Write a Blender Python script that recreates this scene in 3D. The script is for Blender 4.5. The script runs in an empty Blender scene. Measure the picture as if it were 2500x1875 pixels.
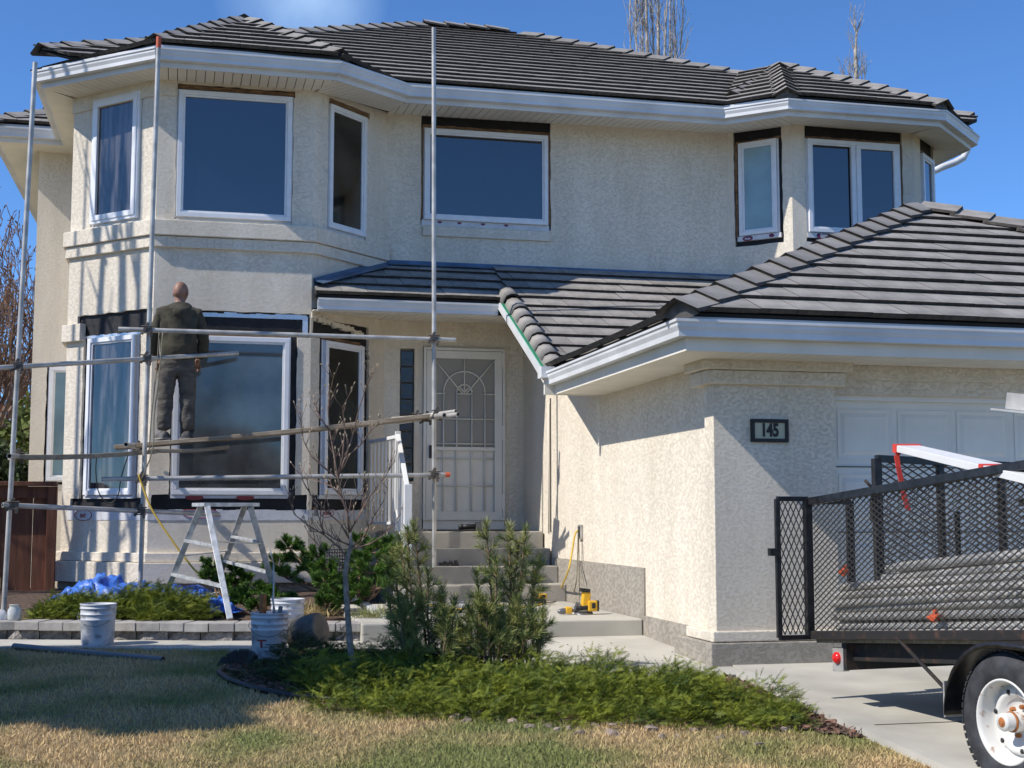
import bpy, bmesh, math, random
import numpy as np
from mathutils import Vector, Matrix, noise
R=random.Random(7); NR=np.random.default_rng(5)
SC=bpy.context.scene; COL=SC.collection
rad=math.radians
# ---------------------------------------------------------------- camera, sky, sun
F=3295.0; YAW=rad(13.2); PIT=rad(5.59)
_cy,_sy,_cp,_sp=math.cos(YAW),math.sin(YAW),math.cos(PIT),math.sin(PIT)
FW=Vector((_sy*_cp,_cy*_cp,_sp)); RT=Vector((_cy,-_sy,0)); UP=RT.cross(FW)
cam=bpy.data.objects.new('camera',bpy.data.cameras.new('camera')); COL.objects.link(cam)
cam.data.sensor_width=36; cam.data.lens=F/2500*36; cam.data.clip_end=3000; cam.data.clip_start=.05
m=Matrix((RT,UP,-FW)).transposed(); cam.matrix_world=m.to_4x4(); SC.camera=cam
SUN=Vector((1,.195,-.98)).normalized()
W=bpy.data.worlds.new('World'); SC.world=W; W.use_nodes=True; nt=W.node_tree; nt.nodes.clear()
out=nt.nodes.new('ShaderNodeOutputWorld'); bg=nt.nodes.new('ShaderNodeBackground'); sky=nt.nodes.new('ShaderNodeTexSky')
sky.sky_type='NISHITA'; sky.sun_disc=False; sky.sun_elevation=math.asin(-SUN.z)
sky.sun_rotation=math.atan2(-SUN.x,-SUN.y)
sky.altitude=2500; sky.air_density=1.0; sky.dust_density=.0; sky.ozone_density=7.0
bg.inputs[1].default_value=.118
tc=nt.nodes.new('ShaderNodeTexCoord'); nz=nt.nodes.new('ShaderNodeTexNoise'); nz.inputs['Scale'].default_value=5; nz.inputs['Detail'].default_value=7
nz.inputs['Distortion'].default_value=.6
mp=nt.nodes.new('ShaderNodeMapping'); mp.inputs['Scale'].default_value=(1,1,2.5); mp.inputs['Location'].default_value=(.35,.2,.1)
rp=nt.nodes.new('ShaderNodeValToRGB'); rp.color_ramp.elements[0].position=.60; rp.color_ramp.elements[1].position=.86
rp.color_ramp.elements[1].color=(.5,.5,.5,1)
mx=nt.nodes.new('ShaderNodeMixRGB'); mx.inputs[2].default_value=(5.5,6.0,7.0,1)
# a wisp of cloud over the left roof peak
gd=nt.nodes.new('ShaderNodeVectorMath'); gd.operation='DISTANCE'
def ray(px,py):
    x,y=px*2500/2212,py*2500/2212
    return (FW*F+RT*(x-1250)-UP*(y-937.5)).normalized()
gd.inputs[1].default_value=ray(650,-5)
mr=nt.nodes.new('ShaderNodeMapRange'); mr.inputs[1].default_value=.062; mr.inputs[2].default_value=.0; mr.inputs[3].default_value=0; mr.inputs[4].default_value=1.0
nz2=nt.nodes.new('ShaderNodeTexNoise'); nz2.inputs['Scale'].default_value=14; nz2.inputs['Detail'].default_value=6
ml=nt.nodes.new('ShaderNodeMath'); ml.operation='MULTIPLY'; ml.use_clamp=True
ad=nt.nodes.new('ShaderNodeMath'); ad.operation='MAXIMUM'
L=nt.links.new
L(tc.outputs['Generated'],mp.inputs[0]); L(mp.outputs[0],nz.inputs['Vector']); L(nz.outputs[0],rp.inputs[0])
L(tc.outputs['Generated'],gd.inputs[0]); L(gd.outputs['Value'],mr.inputs[0]); L(tc.outputs['Generated'],nz2.inputs['Vector'])
L(mr.outputs[0],ml.inputs[0]); L(nz2.outputs[0],ml.inputs[1]); L(ml.outputs[0],mx.inputs[0])
L(sky.outputs[0],mx.inputs[1]); tint=nt.nodes.new('ShaderNodeMixRGB'); tint.blend_type='MULTIPLY'; tint.inputs[0].default_value=1; tint.inputs[2].default_value=(.63,.81,.94,1); L(mx.outputs[0],tint.inputs[1]); L(tint.outputs[0],bg.inputs[0]); L(bg.outputs[0],out.inputs[0])
sd=bpy.data.lights.new('sun','SUN'); sd.energy=3.0; sd.angle=rad(.53); sd.color=(1,.94,.86)
so=bpy.data.objects.new('sun',sd); COL.objects.link(so); so.rotation_euler=SUN.to_track_quat('-Z','Y').to_euler(); so.location=(-20,-5,25)
SC.view_settings.view_transform='Standard'; SC.view_settings.look='None'; SC.view_settings.exposure=.76; SC.view_settings.gamma=1
SC.view_settings.use_curve_mapping=False
# ---------------------------------------------------------------- places: a viewing ray met with a real plane
def onp(px,py,p,n):
    r=ray(px,py); n=Vector(n); return r*(n.dot(Vector(p))/n.dot(r))
def atY(px,py,y): return onp(px,py,(0,y,0),(0,1,0))
def atX(px,py,x): return onp(px,py,(x,0,0),(1,0,0))
def atZ(px,py,z): return onp(px,py,(0,0,z),(0,0,1))
def atD(px,py,d): return onp(px,py,RT.cross(Vector((0,0,1)))*-d,RT.cross(Vector((0,0,1)))*-1)
def ground(x,y):
    if y<9.8: return -1.15+.06*(y-9.8) if y>-4 else -1.98
    return -1.15+.03*(min(y,11.8)-9.8)
# ---------------------------------------------------------------- materials
MATS={}
def mat(name,col,rough=.7,var=.0,vscale=6,bump=None,metal=0,spec=.5,col2=None,ramp=(.35,.65),rand=0,coords='Object',stretch=(1,1,1),detail=6,sub=0,trans=0):
    m=bpy.data.materials.new(name); m.use_nodes=True; n=m.node_tree.nodes; l=m.node_tree.links.new
    b=n['Principled BSDF']; b.inputs['Roughness'].default_value=rough; b.inputs['Metallic'].default_value=metal
    b.inputs['Specular IOR Level'].default_value=spec
    c=(*col,1); b.inputs['Base Color'].default_value=c
    t=n.new('ShaderNodeTexCoord'); mpn=n.new('ShaderNodeMapping'); mpn.inputs['Scale'].default_value=stretch; l(t.outputs[coords],mpn.inputs[0])
    last=None
    if col2 or var:
        tn=n.new('ShaderNodeTexNoise'); tn.inputs['Scale'].default_value=vscale; tn.inputs['Detail'].default_value=detail; l(mpn.outputs[0],tn.inputs['Vector'])
        r=n.new('ShaderNodeValToRGB'); r.color_ramp.elements[0].position=ramp[0]; r.color_ramp.elements[1].position=ramp[1]
        if col2: r.color_ramp.elements[0].color=c; r.color_ramp.elements[1].color=(*col2,1)
        else:
            r.color_ramp.elements[0].color=(*[x*(1-var) for x in col],1); r.color_ramp.elements[1].color=(*[min(1,x*(1+var)) for x in col],1)
        l(tn.outputs[0],r.inputs[0]); last=r.outputs[0]
    if rand:
        oi=n.new('ShaderNodeObjectInfo'); mr=n.new('ShaderNodeMapRange'); mr.inputs[3].default_value=1-rand; mr.inputs[4].default_value=1+rand
        l(oi.outputs['Random'],mr.inputs[0]); mm=n.new('ShaderNodeMixRGB'); mm.blend_type='MULTIPLY'; mm.inputs[0].default_value=1
        if last: l(last,mm.inputs[1])
        else: mm.inputs[1].default_value=c
        l(mr.outputs[0],mm.inputs[2]); last=mm.outputs[0]
    if last: l(last,b.inputs['Base Color'])
    if bump:
        sc,st,di=bump[:3]
        tb=n.new('ShaderNodeTexNoise'); tb.inputs['Scale'].default_value=sc; tb.inputs['Detail'].default_value=8; l(mpn.outputs[0],tb.inputs['Vector'])
        bb=n.new('ShaderNodeBump'); bb.inputs['Strength'].default_value=st; bb.inputs['Distance'].default_value=di; l(tb.outputs[0],bb.inputs['Height']); l(bb.outputs[0],b.inputs['Normal'])
    MATS[name]=m; return m
def stucco(name,col,scale=50,dist=.0017,stretch=(1,1,1.6),dirt=.15):
    m=mat(name,col,.92,spec=.2); n=m.node_tree.nodes; l=m.node_tree.links.new; b=n['Principled BSDF']
    mpn=[x for x in n if x.type=='MAPPING'][0]; mpn.inputs['Scale'].default_value=stretch
    t=n.new('ShaderNodeTexNoise'); t.inputs['Scale'].default_value=scale; t.inputs['Detail'].default_value=2.5; t.inputs['Distortion'].default_value=1.6; l(mpn.outputs[0],t.inputs['Vector'])
    # thin raised trowel ridges
    s=n.new('ShaderNodeMath'); s.operation='SUBTRACT'; s.inputs[1].default_value=.5; l(t.outputs[0],s.inputs[0])
    a=n.new('ShaderNodeMath'); a.operation='ABSOLUTE'; l(s.outputs[0],a.inputs[0])
    r=n.new('ShaderNodeMapRange'); r.interpolation_type='SMOOTHSTEP'; r.inputs[1].default_value=.075; r.inputs[2].default_value=0; r.inputs[3].default_value=0; r.inputs[4].default_value=1; l(a.outputs[0],r.inputs[0])
    t2=n.new('ShaderNodeTexNoise'); t2.inputs['Scale'].default_value=scale*.55; t2.inputs['Detail'].default_value=3; l(mpn.outputs[0],t2.inputs['Vector'])
    r2=n.new('ShaderNodeMapRange'); r2.interpolation_type='SMOOTHSTEP'; r2.inputs[1].default_value=.44; r2.inputs[2].default_value=.52; l(t2.outputs[0],r2.inputs[0])
    t3=n.new('ShaderNodeTexNoise'); t3.inputs['Scale'].default_value=120; t3.inputs['Detail'].default_value=3; l(mpn.outputs[0],t3.inputs['Vector'])
    m1=n.new('ShaderNodeMath'); m1.operation='MULTIPLY_ADD'; l(r.outputs[0],m1.inputs[0]); l(r2.outputs[0],m1.inputs[1])
    m2=n.new('ShaderNodeMath'); m2.operation='MULTIPLY_ADD'; m2.inputs[1].default_value=.15; l(t3.outputs[0],m2.inputs[0]); l(m2.outputs[0],m1.inputs[2])
    m3=n.new('ShaderNodeMath'); m3.operation='MULTIPLY'; m3.inputs[1].default_value=.08; l(r2.outputs[0],m3.inputs[0]); l(m3.outputs[0],m2.inputs[2])
    bp=n.new('ShaderNodeBump'); bp.inputs['Strength'].default_value=1; bp.inputs['Distance'].default_value=dist; l(m1.outputs[0],bp.inputs['Height']); l(bp.outputs[0],b.inputs['Normal'])
    tb=n.new('ShaderNodeTexNoise'); tb.inputs['Scale'].default_value=1.1; tb.inputs['Detail'].default_value=9; tb.inputs['Roughness'].default_value=.7; ms=n.new('ShaderNodeMapping'); ms.inputs['Scale'].default_value=(2.2,2.2,.45)
    tx=[x for x in n if x.type=='TEX_COORD'][0]; l(tx.outputs['Object'],ms.inputs[0]); l(ms.outputs[0],tb.inputs['Vector'])
    cr=n.new('ShaderNodeValToRGB'); cr.color_ramp.elements[0].position=.3; cr.color_ramp.elements[1].position=.7
    cr.color_ramp.elements[0].color=(*[x*(1-dirt)*k for x,k in zip(col,(1,.98,.95))],1); cr.color_ramp.elements[1].color=(*[min(1,x*(1+dirt*.4)) for x in col],1)
    l(tb.outputs[0],cr.inputs[0]); l(cr.outputs[0],b.inputs['Base Color'])
    return m
stucco('stucco',(.80,.73,.61)); stucco('parging',(.38,.35,.30),34,.003)
mat('tile',(.26,.243,.218),.85,var=.22,vscale=4,bump=(60,.35,.004),rand=.14)
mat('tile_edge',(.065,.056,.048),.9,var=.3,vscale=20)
mat('underlay',(.02,.02,.02),.9)
mat('gutter',(.66,.67,.67),.4,var=.10,vscale=2.2)
mat('soffit',(.76,.72,.63),.6,var=.05,vscale=3)
mat('groove',(.10,.09,.08),.9)
mat('vinyl',(.80,.81,.82),.35,var=.04,vscale=8)
mat('paper',(.012,.012,.014),.75,bump=(25,.6,.01),var=.4,vscale=8)
mat('wrap',(.62,.62,.63),.45,bump=(30,.5,.006),var=.08,vscale=12)
mat('foil',(.7,.7,.72),.25,metal=.6,bump=(30,.8,.01))
mat('rawwood',(.28,.16,.08),.8,col2=(.13,.065,.03),vscale=9,stretch=(1,1,5),bump=(60,.4,.004))
mat('glass',(.006,.010,.016),.02,spec=1.0); MATS['glass'].node_tree.nodes['Principled BSDF'].inputs['IOR'].default_value=1.75
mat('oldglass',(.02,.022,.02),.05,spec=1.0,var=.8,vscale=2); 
mat('blockglass',(.02,.028,.035),.12,spec=.8,bump=(14,.5,.02))
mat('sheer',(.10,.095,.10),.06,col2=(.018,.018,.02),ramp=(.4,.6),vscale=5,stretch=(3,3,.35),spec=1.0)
mat('murky_reflection',(.10,.12,.125),.05,col2=(.008,.012,.016),ramp=(.35,.7),vscale=1.6,spec=1.0)  # murky reflections of the big lower pane mottled into its base colour
mat('frost',(.22,.33,.36),.25,var=.25,vscale=1.5,spec=.8)
mat('concrete',(.46,.44,.38),.9,var=.15,vscale=1.6,bump=(120,.3,.003),detail=10)
mat('concrete_step',(.37,.345,.295),.9,var=.14,vscale=3,bump=(90,.35,.004),detail=10)
mat('block',(.36,.34,.31),.95,var=.14,vscale=12,bump=(70,.6,.006),rand=.08)
mat('block_rough',(.25,.23,.21),.95,var=.3,vscale=22,bump=(26,1,.035),rand=.1)
mat('flashing',(.10,.17,.27),.4,metal=.3,var=.25,vscale=4)
mat('whitepaint',(.78,.78,.76),.45,var=.03,vscale=5)
mat('doorwhite',(.78,.765,.70),.5,var=.05,vscale=3)
mat('screen',(.33,.32,.29),.6)
mat('starter',(.10,.095,.09),.7,var=.4,vscale=10)
mat('cancol',(.10,.09,.075),.6,var=.4,vscale=8,bump=(8,.5,.02))
mat('galv',(.48,.465,.43),.45,metal=.35,var=.22,vscale=7,bump=(40,.2,.002))
mat('couple',(.14,.12,.10),.6,metal=.5,var=.4,vscale=30)
mat('orange',(.55,.10,.04),.6); mat('redtape',(.72,.06,.04),.5)
mat('plank',(.40,.33,.24),.85,col2=(.24,.19,.13),vscale=5,stretch=(.7,6,6),bump=(50,.5,.004))
mat('fence',(.20,.075,.035),.75,col2=(.11,.038,.018),vscale=4,stretch=(6,6,.6),bump=(40,.5,.004),rand=.15)
mat('blackmetal',(.016,.016,.018),.32,var=.5,vscale=25,bump=(30,.25,.003))
mat('rustblack',(.02,.018,.017),.6,col2=(.10,.05,.03),ramp=(.55,.8),vscale=14)
mat('strand',(.085,.08,.075),.35,var=.3,vscale=30)
mat('rubber',(.034,.036,.040),.75,var=.45,vscale=12,bump=(60,.4,.003))
mat('rimwhite',(.66,.65,.61),.5,col2=(.30,.15,.07),ramp=(.62,.72),vscale=16)
mat('rust',(.35,.13,.04),.9,var=.4,vscale=30)
mat('lens',(.7,.02,.02),.2)
mat('pail',(.55,.57,.60),.5,col2=(.24,.25,.27),ramp=(.50,.68),vscale=14,detail=8)
mat('alum',(.52,.53,.52),.45,metal=.35,var=.25,vscale=14)
mat('tarp',(.05,.17,.60),.4,var=.3,vscale=9,bump=(16,.8,.02))
mat('yellow',(.75,.42,.02),.4); mat('plasticblack',(.015,.015,.016),.5); mat('metalgrey',(.2,.2,.2),.4,metal=.7)
mat('cordyellow',(.62,.42,.06),.6); mat('cordgrey',(.20,.18,.12),.6)
mat('hoodie',(.060,.054,.036),.95,var=.25,vscale=9,bump=(14,.5,.02)); mat('trouser',(.125,.115,.10),.95,col2=(.07,.063,.055),vscale=7,stretch=(1,1,2.5),bump=(12,.6,.025))
mat('skin',(.28,.15,.10),.55,var=.1,vscale=20); mat('shoe',(.12,.115,.11),.8,col2=(.03,.03,.03),vscale=20); mat('sole',(.25,.24,.22),.8)
mat('bark',(.24,.21,.18),.9,var=.3,vscale=25,bump=(60,.6,.004)); mat('twig',(.19,.125,.095),.8,var=.3,vscale=14); mat('bud',(.42,.33,.22),.7)
mat('poplarbark',(.42,.37,.31),.85,var=.35,vscale=6); mat('pinebark',(.20,.13,.08),.9)
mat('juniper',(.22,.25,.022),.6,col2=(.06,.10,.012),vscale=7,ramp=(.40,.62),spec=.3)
mat('juniper_shaded',(.045,.075,.02),.6,col2=(.022,.045,.012),vscale=8,spec=.3)  # darker copy of the juniper green: shade on the back juniper put into colour
mat('needle',(.31,.31,.09),.55,col2=(.13,.18,.06),vscale=9,spec=.3); mat('needleb',(.13,.23,.035),.5,col2=(.05,.11,.02),vscale=8,spec=.3)
mat('drygrass',(.28,.20,.10),.9,col2=(.14,.15,.045),ramp=(.43,.60),vscale=.9,detail=9,bump=(90,.5,.01))
mat('blade',(.60,.435,.21),.8,col2=(.23,.245,.07),ramp=(.43,.60),vscale=.9,detail=9)
mat('soil',(.10,.065,.045),.95,var=.4,vscale=25,bump=(50,.8,.02)); mat('mulch',(.20,.11,.075),.95,var=.5,vscale=40)
mat('rock',(.30,.235,.19),.85,var=.35,vscale=18,bump=(20,.6,.01),rand=.3)
mat('asphalt',(.055,.055,.055),.9,var=.2,vscale=20); mat('purple',(.16,.02,.07),.6); mat('redink',(.30,.05,.05),.6); mat('ink',(.02,.02,.02),.6)
mat('green',(.02,.22,.11),.4); mat('cream',(.55,.53,.38),.6); mat('clearglass',(.5,.52,.5),.1,spec=1); mat('conifer',(.03,.05,.015),.8,var=.5,vscale=5)
mat('hedge',(.10,.055,.035),.9,var=.5,vscale=8); mat('leafgreen',(.10,.13,.025),.8,var=.4,vscale=6)
# ---------------------------------------------------------------- mesh helpers
ORG={}
def prop(o,label=None,cat=None,group=None,kind=None,category=None):
    cat=cat or category
    for k,v in (('label',label),('category',cat),('group',group),('kind',kind)):
        if v: o[k]=v
    return o
def thing(name,loc,label,cat,group=None):
    o=bpy.data.objects.new(name,None); COL.objects.link(o); o.location=loc; o.empty_display_size=.2
    ORG[o.name]=Vector(loc); return prop(o,label,cat,group)
def org(o): return ORG.get(o.name,Vector((0,0,0))) if o else Vector((0,0,0))
class MB:
    def __init__(s): s.v=[]; s.f=[]; s.m=[]; s.mi=0; s.sm=[]
    def add(s,vs,fs,mi=None,smooth=False):
        k=len(s.v); s.v+= [tuple(v) for v in vs]; s.f+=[tuple(i+k for i in f) for f in fs]
        s.m+=[s.mi if mi is None else mi]*len(fs); s.sm+=[smooth]*len(fs); return s
    HF=[(0,3,2,1),(4,5,6,7),(0,1,5,4),(1,2,6,5),(2,3,7,6),(3,0,4,7)]
    def hexa(s,vs,mi=None): return s.add(vs,MB.HF,mi)
    def box(s,a,b,mi=None):
        (x0,y0,z0),(x1,y1,z1)=a,b
        return s.hexa([(x0,y0,z0),(x1,y0,z0),(x1,y1,z0),(x0,y1,z0),(x0,y0,z1),(x1,y0,z1),(x1,y1,z1),(x0,y1,z1)],mi)
    def obox(s,M,sx,sy,sz,mi=None):
        return s.hexa([M@Vector((x*sx/2,y*sy/2,z*sz/2)) for z in(-1,1) for x,y in((-1,-1),(1,-1),(1,1),(-1,1))],mi)
    def bar(s,a,b,w,h,up=(0,0,1),mi=None):
        a,b=Vector(a),Vector(b); d=(b-a).normalized(); u=Vector(up); u=(u-d*u.dot(d)).normalized(); r=d.cross(u)
        q=[r*(x*w/2)+u*(y*h/2) for x,y in((-1,-1),(1,-1),(1,1),(-1,1))]
        return s.add([a+k for k in q]+[b+k for k in q],[(0,3,2,1),(4,5,6,7),(0,1,5,4),(1,2,6,5),(2,3,7,6),(3,0,4,7)],mi)
    def fbox(s,Fc,s0,s1,d0,d1,z0,z1,mi=None):
        P=Fc.p; return s.hexa([P(s0,d1,z0),P(s1,d1,z0),P(s1,d0,z0),P(s0,d0,z0),P(s0,d1,z1),P(s1,d1,z1),P(s1,d0,z1),P(s0,d0,z1)],mi)
    def tube(s,pts,r,n=8,cap=True,mi=None,smooth=True):
        pts=[Vector(p) for p in pts]; rs=r if isinstance(r,(list,tuple)) else [r]*len(pts); k=len(s.v); prev=None
        for i,p in enumerate(pts):
            d=((pts[min(i+1,len(pts)-1)]-pts[max(i-1,0)])).normalized()
            if prev is None: prev=Vector((0,0,1)) if abs(d.z)<.9 else Vector((1,0,0))
            u=(prev-d*prev.dot(d)).normalized(); prev=u; w=d.cross(u)
            for j in range(n):
                a=2*math.pi*j/n; s.v.append(tuple(p+(u*math.cos(a)+w*math.sin(a))*rs[i]))
        for i in range(len(pts)-1):
            for j in range(n):
                s.f.append((k+i*n+j,k+i*n+(j+1)%n,k+(i+1)*n+(j+1)%n,k+(i+1)*n+j)); s.m.append(s.mi if mi is None else mi); s.sm.append(smooth)
        if cap:
            s.f.append(tuple(k+j for j in reversed(range(n)))); s.f.append(tuple(k+(len(pts)-1)*n+j for j in range(n)))
            s.m+=[s.mi if mi is None else mi]*2; s.sm+=[False]*2
        return s
    def pipe(s,a,b,r,t=.004,n=12,mi=None):
        a,b=Vector(a),Vector(b); s.tube([a,b],r,n,False,mi); s.tube([b,a],r-t,n,False,mi)
        d=(b-a).normalized(); u=Vector((0,0,1)) if abs(d.z)<.9 else Vector((1,0,0)); u=(u-d*u.dot(d)).normalized(); w=d.cross(u)
        for p in (a,b):
            k=len(s.v)
            for rr in (r,r-t):
                for j in range(n):
                    g=2*math.pi*j/n; s.v.append(tuple(p+(u*math.cos(g)+w*math.sin(g))*rr))
            for j in range(n): s.f.append((k+j,k+(j+1)%n,k+n+(j+1)%n,k+n+j)); s.m.append(s.mi if mi is None else mi); s.sm.append(False)
        return s
    def lathe(s,o,prof,n=24,axis=(0,0,1),mi=None,smooth=True):
        o=Vector(o); d=Vector(axis).normalized(); u=Vector((1,0,0)) if abs(d.x)<.9 else Vector((0,1,0)); u=(u-d*u.dot(d)).normalized(); w=d.cross(u); k=len(s.v)
        for r,h in prof:
            for j in range(n):
                a=2*math.pi*j/n; s.v.append(tuple(o+d*h+(u*math.cos(a)+w*math.sin(a))*r))
        for i in range(len(prof)-1):
            for j in range(n): s.f.append((k+i*n+j,k+i*n+(j+1)%n,k+(i+1)*n+(j+1)%n,k+(i+1)*n+j)); s.m.append(s.mi if mi is None else mi); s.sm.append(smooth)
        return s
    def prism(s,poly,z0,z1,mi=None):
        n=len(poly); return s.add([(x,y,z0) for x,y in poly]+[(x,y,z1) for x,y in poly],[tuple(reversed(range(n))),tuple(range(n,2*n))]+[(i,(i+1)%n,n+(i+1)%n,n+i) for i in range(n)],mi)
    def sweep(s,line,prof,mi=None,closed_prof=True,ends=True):
        """profile (outward offset, z) swept along a plan polyline; outward is to the right-hand side of travel"""
        pts=[Vector((p[0],p[1])) for p in line]; nn=len(pts); k=len(s.v); np_=len(prof)
        for i,p in enumerate(pts):
            ns=[]
            if i>0: d=(p-pts[i-1]).normalized(); ns.append(Vector((d.y,-d.x)))
            if i<nn-1: d=(pts[i+1]-p).normalized(); ns.append(Vector((d.y,-d.x)))
            b=sum(ns,Vector((0,0)))/len(ns); b=b/b.length_squared if b.length>1e-6 else ns[0]
            for o,z in prof: s.v.append((p.x+b.x*o,p.y+b.y*o,z+(line[i][2] if len(line[i])>2 else 0)))
        e=np_ if closed_prof else np_-1
        for i in range(nn-1):
            for j in range(e):
                s.f.append((k+i*np_+j,k+i*np_+(j+1)%np_,k+(i+1)*np_+(j+1)%np_,k+(i+1)*np_+j)); s.m.append(s.mi if mi is None else mi); s.sm.append(False)
        if ends and closed_prof:
            s.f.append(tuple(k+j for j in reversed(range(np_)))); s.f.append(tuple(k+(nn-1)*np_+j for j in range(np_))); s.m+=[s.mi if mi is None else mi]*2; s.sm+=[False]*2
        return s
    def build(s,name,mats,parent=None,bevel=0,**pr):
        if isinstance(mats,str): mats=[mats]
        me=bpy.data.meshes.new(name); o0=org(parent)
        me.from_pydata([(x-o0.x,y-o0.y,z-o0.z) for x,y,z in s.v],[],s.f)
        for q in mats: me.materials.append(MATS[q])
        me.polygons.foreach_set('material_index',s.m); me.polygons.foreach_set('use_smooth',s.sm)
        bm=bmesh.new(); bm.from_mesh(me); bmesh.ops.recalc_face_normals(bm,faces=bm.faces); bm.to_mesh(me); bm.free()
        o=bpy.data.objects.new(name,me); COL.objects.link(o)
        if parent: o.parent=parent; ORG[o.name]=o0
        if bevel:
            b=o.modifiers.new('bevel','BEVEL'); b.width=bevel; b.segments=2; b.limit_method='ANGLE'
        return prop(o,**pr)
def inst(name,me,parent,M,**pr):
    o=bpy.data.objects.new(name,me); COL.objects.link(o); o.parent=parent
    o.matrix_local=Matrix.Translation(-org(parent))@M; ORG[o.name]=org(parent); return prop(o,**pr)
def npobj(name,V,Fa,mats,parent=None,mi=None,**pr):
    V=np.asarray(V,dtype=np.float32).reshape(-1,3)-np.array(org(parent),dtype=np.float32); Fa=np.asarray(Fa,dtype=np.int32); k=Fa.shape[1]
    me=bpy.data.meshes.new(name); me.vertices.add(len(V)); me.vertices.foreach_set('co',V.ravel())
    me.loops.add(Fa.size); me.loops.foreach_set('vertex_index',Fa.ravel()); me.polygons.add(len(Fa))
    me.polygons.foreach_set('loop_start',np.arange(0,Fa.size,k,dtype=np.int32)); me.polygons.foreach_set('loop_total',np.full(len(Fa),k,dtype=np.int32))
    for q in ([mats] if isinstance(mats,str) else mats): me.materials.append(MATS[q])
    if mi is not None: me.polygons.foreach_set('material_index',np.asarray(mi,dtype=np.int32))
    me.update(); me.validate(); o=bpy.data.objects.new(name,me); COL.objects.link(o)
    if parent: o.parent=parent; ORG[o.name]=org(parent)
    return prop(o,**pr)
class Facet:
    def __init__(s,p0,p1):
        s.a=Vector(p0); s.b=Vector(p1); s.L=(s.b-s.a).length; s.t=(s.b-s.a)/s.L; s.o=Vector((s.t.y,-s.t.x))
    def p(s,u,d,z): q=s.a+s.t*u+s.o*d; return (q.x,q.y,z)
    def sx(s,x): return (x-s.a.x)/s.t.x
    def sy(s,y): return (y-s.a.y)/s.t.y
def wall(Fc,z0,z1,rects=(),depth=.035,parent=None,name='stucco_wall',m='stucco',jit=.006,step=.09,**pr):
    us={0,Fc.L}; zs={z0,z1}
    for a,b,c,d in rects: us|={max(0,a),min(Fc.L,b)}; zs|={max(z0,c),min(z1,d)}
    def sub(q):
        q=sorted(q); r=[]
        for a,b in zip(q,q[1:]):
            if b-a<1e-6: continue
            k=max(1,int((b-a)/step)) if rects else 1
            r+=[a+(b-a)*i/k for i in range(k)]
        return r+[q[-1]]
    us=sub(us); zs=sub(zs); nu,nz=len(us),len(zs)
    def openc(i,j):
        if i<0 or j<0 or i>=nu-1 or j>=nz-1: return None
        u=(us[i]+us[i+1])/2; z=(zs[j]+zs[j+1])/2
        return any(a<u<b and c<z<d for a,b,c,d in rects)
    mb=MB(); V=[]
    for j in range(nz):
        for i in range(nu):
            st={openc(i-1,j-1),openc(i,j-1),openc(i-1,j),openc(i,j)}
            ju=jz=0
            if True in st and False in st and 0<i<nu-1 and 0<j<nz-1: ju=R.uniform(-jit,jit); jz=R.uniform(-jit,jit)
            V.append((us[i]+ju,zs[j]+jz))
    fr=[Fc.p(u,0,z) for u,z in V]; bk=[Fc.p(u,-depth,z) for u,z in V]; n=len(V); fs=[]
    for j in range(nz-1):
        for i in range(nu-1):
            o=openc(i,j); q=(j*nu+i,j*nu+i+1,(j+1)*nu+i+1,(j+1)*nu+i)
            if not o: fs.append(q)
            else:
                for (di,dj),(a,b) in {(-1,0):(q[0],q[3]),(1,0):(q[1],q[2]),(0,-1):(q[0],q[1]),(0,1):(q[3],q[2])}.items():
                    if openc(i+di,j+dj) is False: fs.append((a,b,b+n,a+n))
    mb.add(fr+bk,fs); o=mb.build(name,m,parent,**pr)
    return o
# ---------------------------------------------------------------- ground
mb=MB(); ys=[-4+.5*i for i in range(28)]+[9.8,10.5,11.2,11.8,13,16,20]; ys=sorted(set(ys))
ys=[-400,-60,-12]+ys+[40,120,900]; xs=[-700,-60,-20,-8,-6,-4,-2,0,2,4,8,14,30,80,700]
V=[(x,y,ground(x,y)-(.0 if -5<y<20 else 0)) for y in ys for x in xs]; nx=len(xs)
mb.add(V,[(j*nx+i,j*nx+i+1,(j+1)*nx+i+1,(j+1)*nx+i) for j in range(len(ys)-1) for i in range(nx-1)])
mb.build('lawn','drygrass',kind='structure')
# driveway and walkway slabs
DL=[2.62,2.62]
def slab(poly,th=.03,name='driveway',m='concrete',n=1):
    mb=MB(); k=len(poly)
    mb.add([(x,y,ground(x,y)+th) for x,y in poly]+[(x,y,ground(x,y)-.12) for x,y in poly],[tuple(range(k))]+[(i,(i+1)%k,k+(i+1)%k,k+i) for i in range(k)])
    return mb.build(name,m,kind='structure')
def gp(poly): return poly
slab([(4.0,-3.5),(4.0,9.42),(4.0,9.95),(10.4,9.95),(10.4,-3.5)],.035)
for yy in (3.4,6.4,8.2): pass
mb=MB()
slab([(2.3,9.35),(3.99,9.35),(3.99,11.7),(2.1,11.7)],.03,'walkway')
mb=MB(); k=[(3.86,ys_,ground(0,ys_)) for ys_ in (-3.5,0,2,4,6,7,8,9.33)]
for a,b in zip(k,k[1:]): mb.hexa([(a[0],a[1],a[2]-.1),(3.99,a[1],a[2]-.1),(3.99,b[1],b[2]-.1),(a[0],b[1],b[2]-.1),(a[0],a[1],a[2]+.045),(3.99,a[1],a[2]+.045),(3.99,b[1],b[2]+.045),(a[0],b[1],b[2]+.045)])
mb.build('driveway_kerb','concrete',kind='structure')
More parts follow.
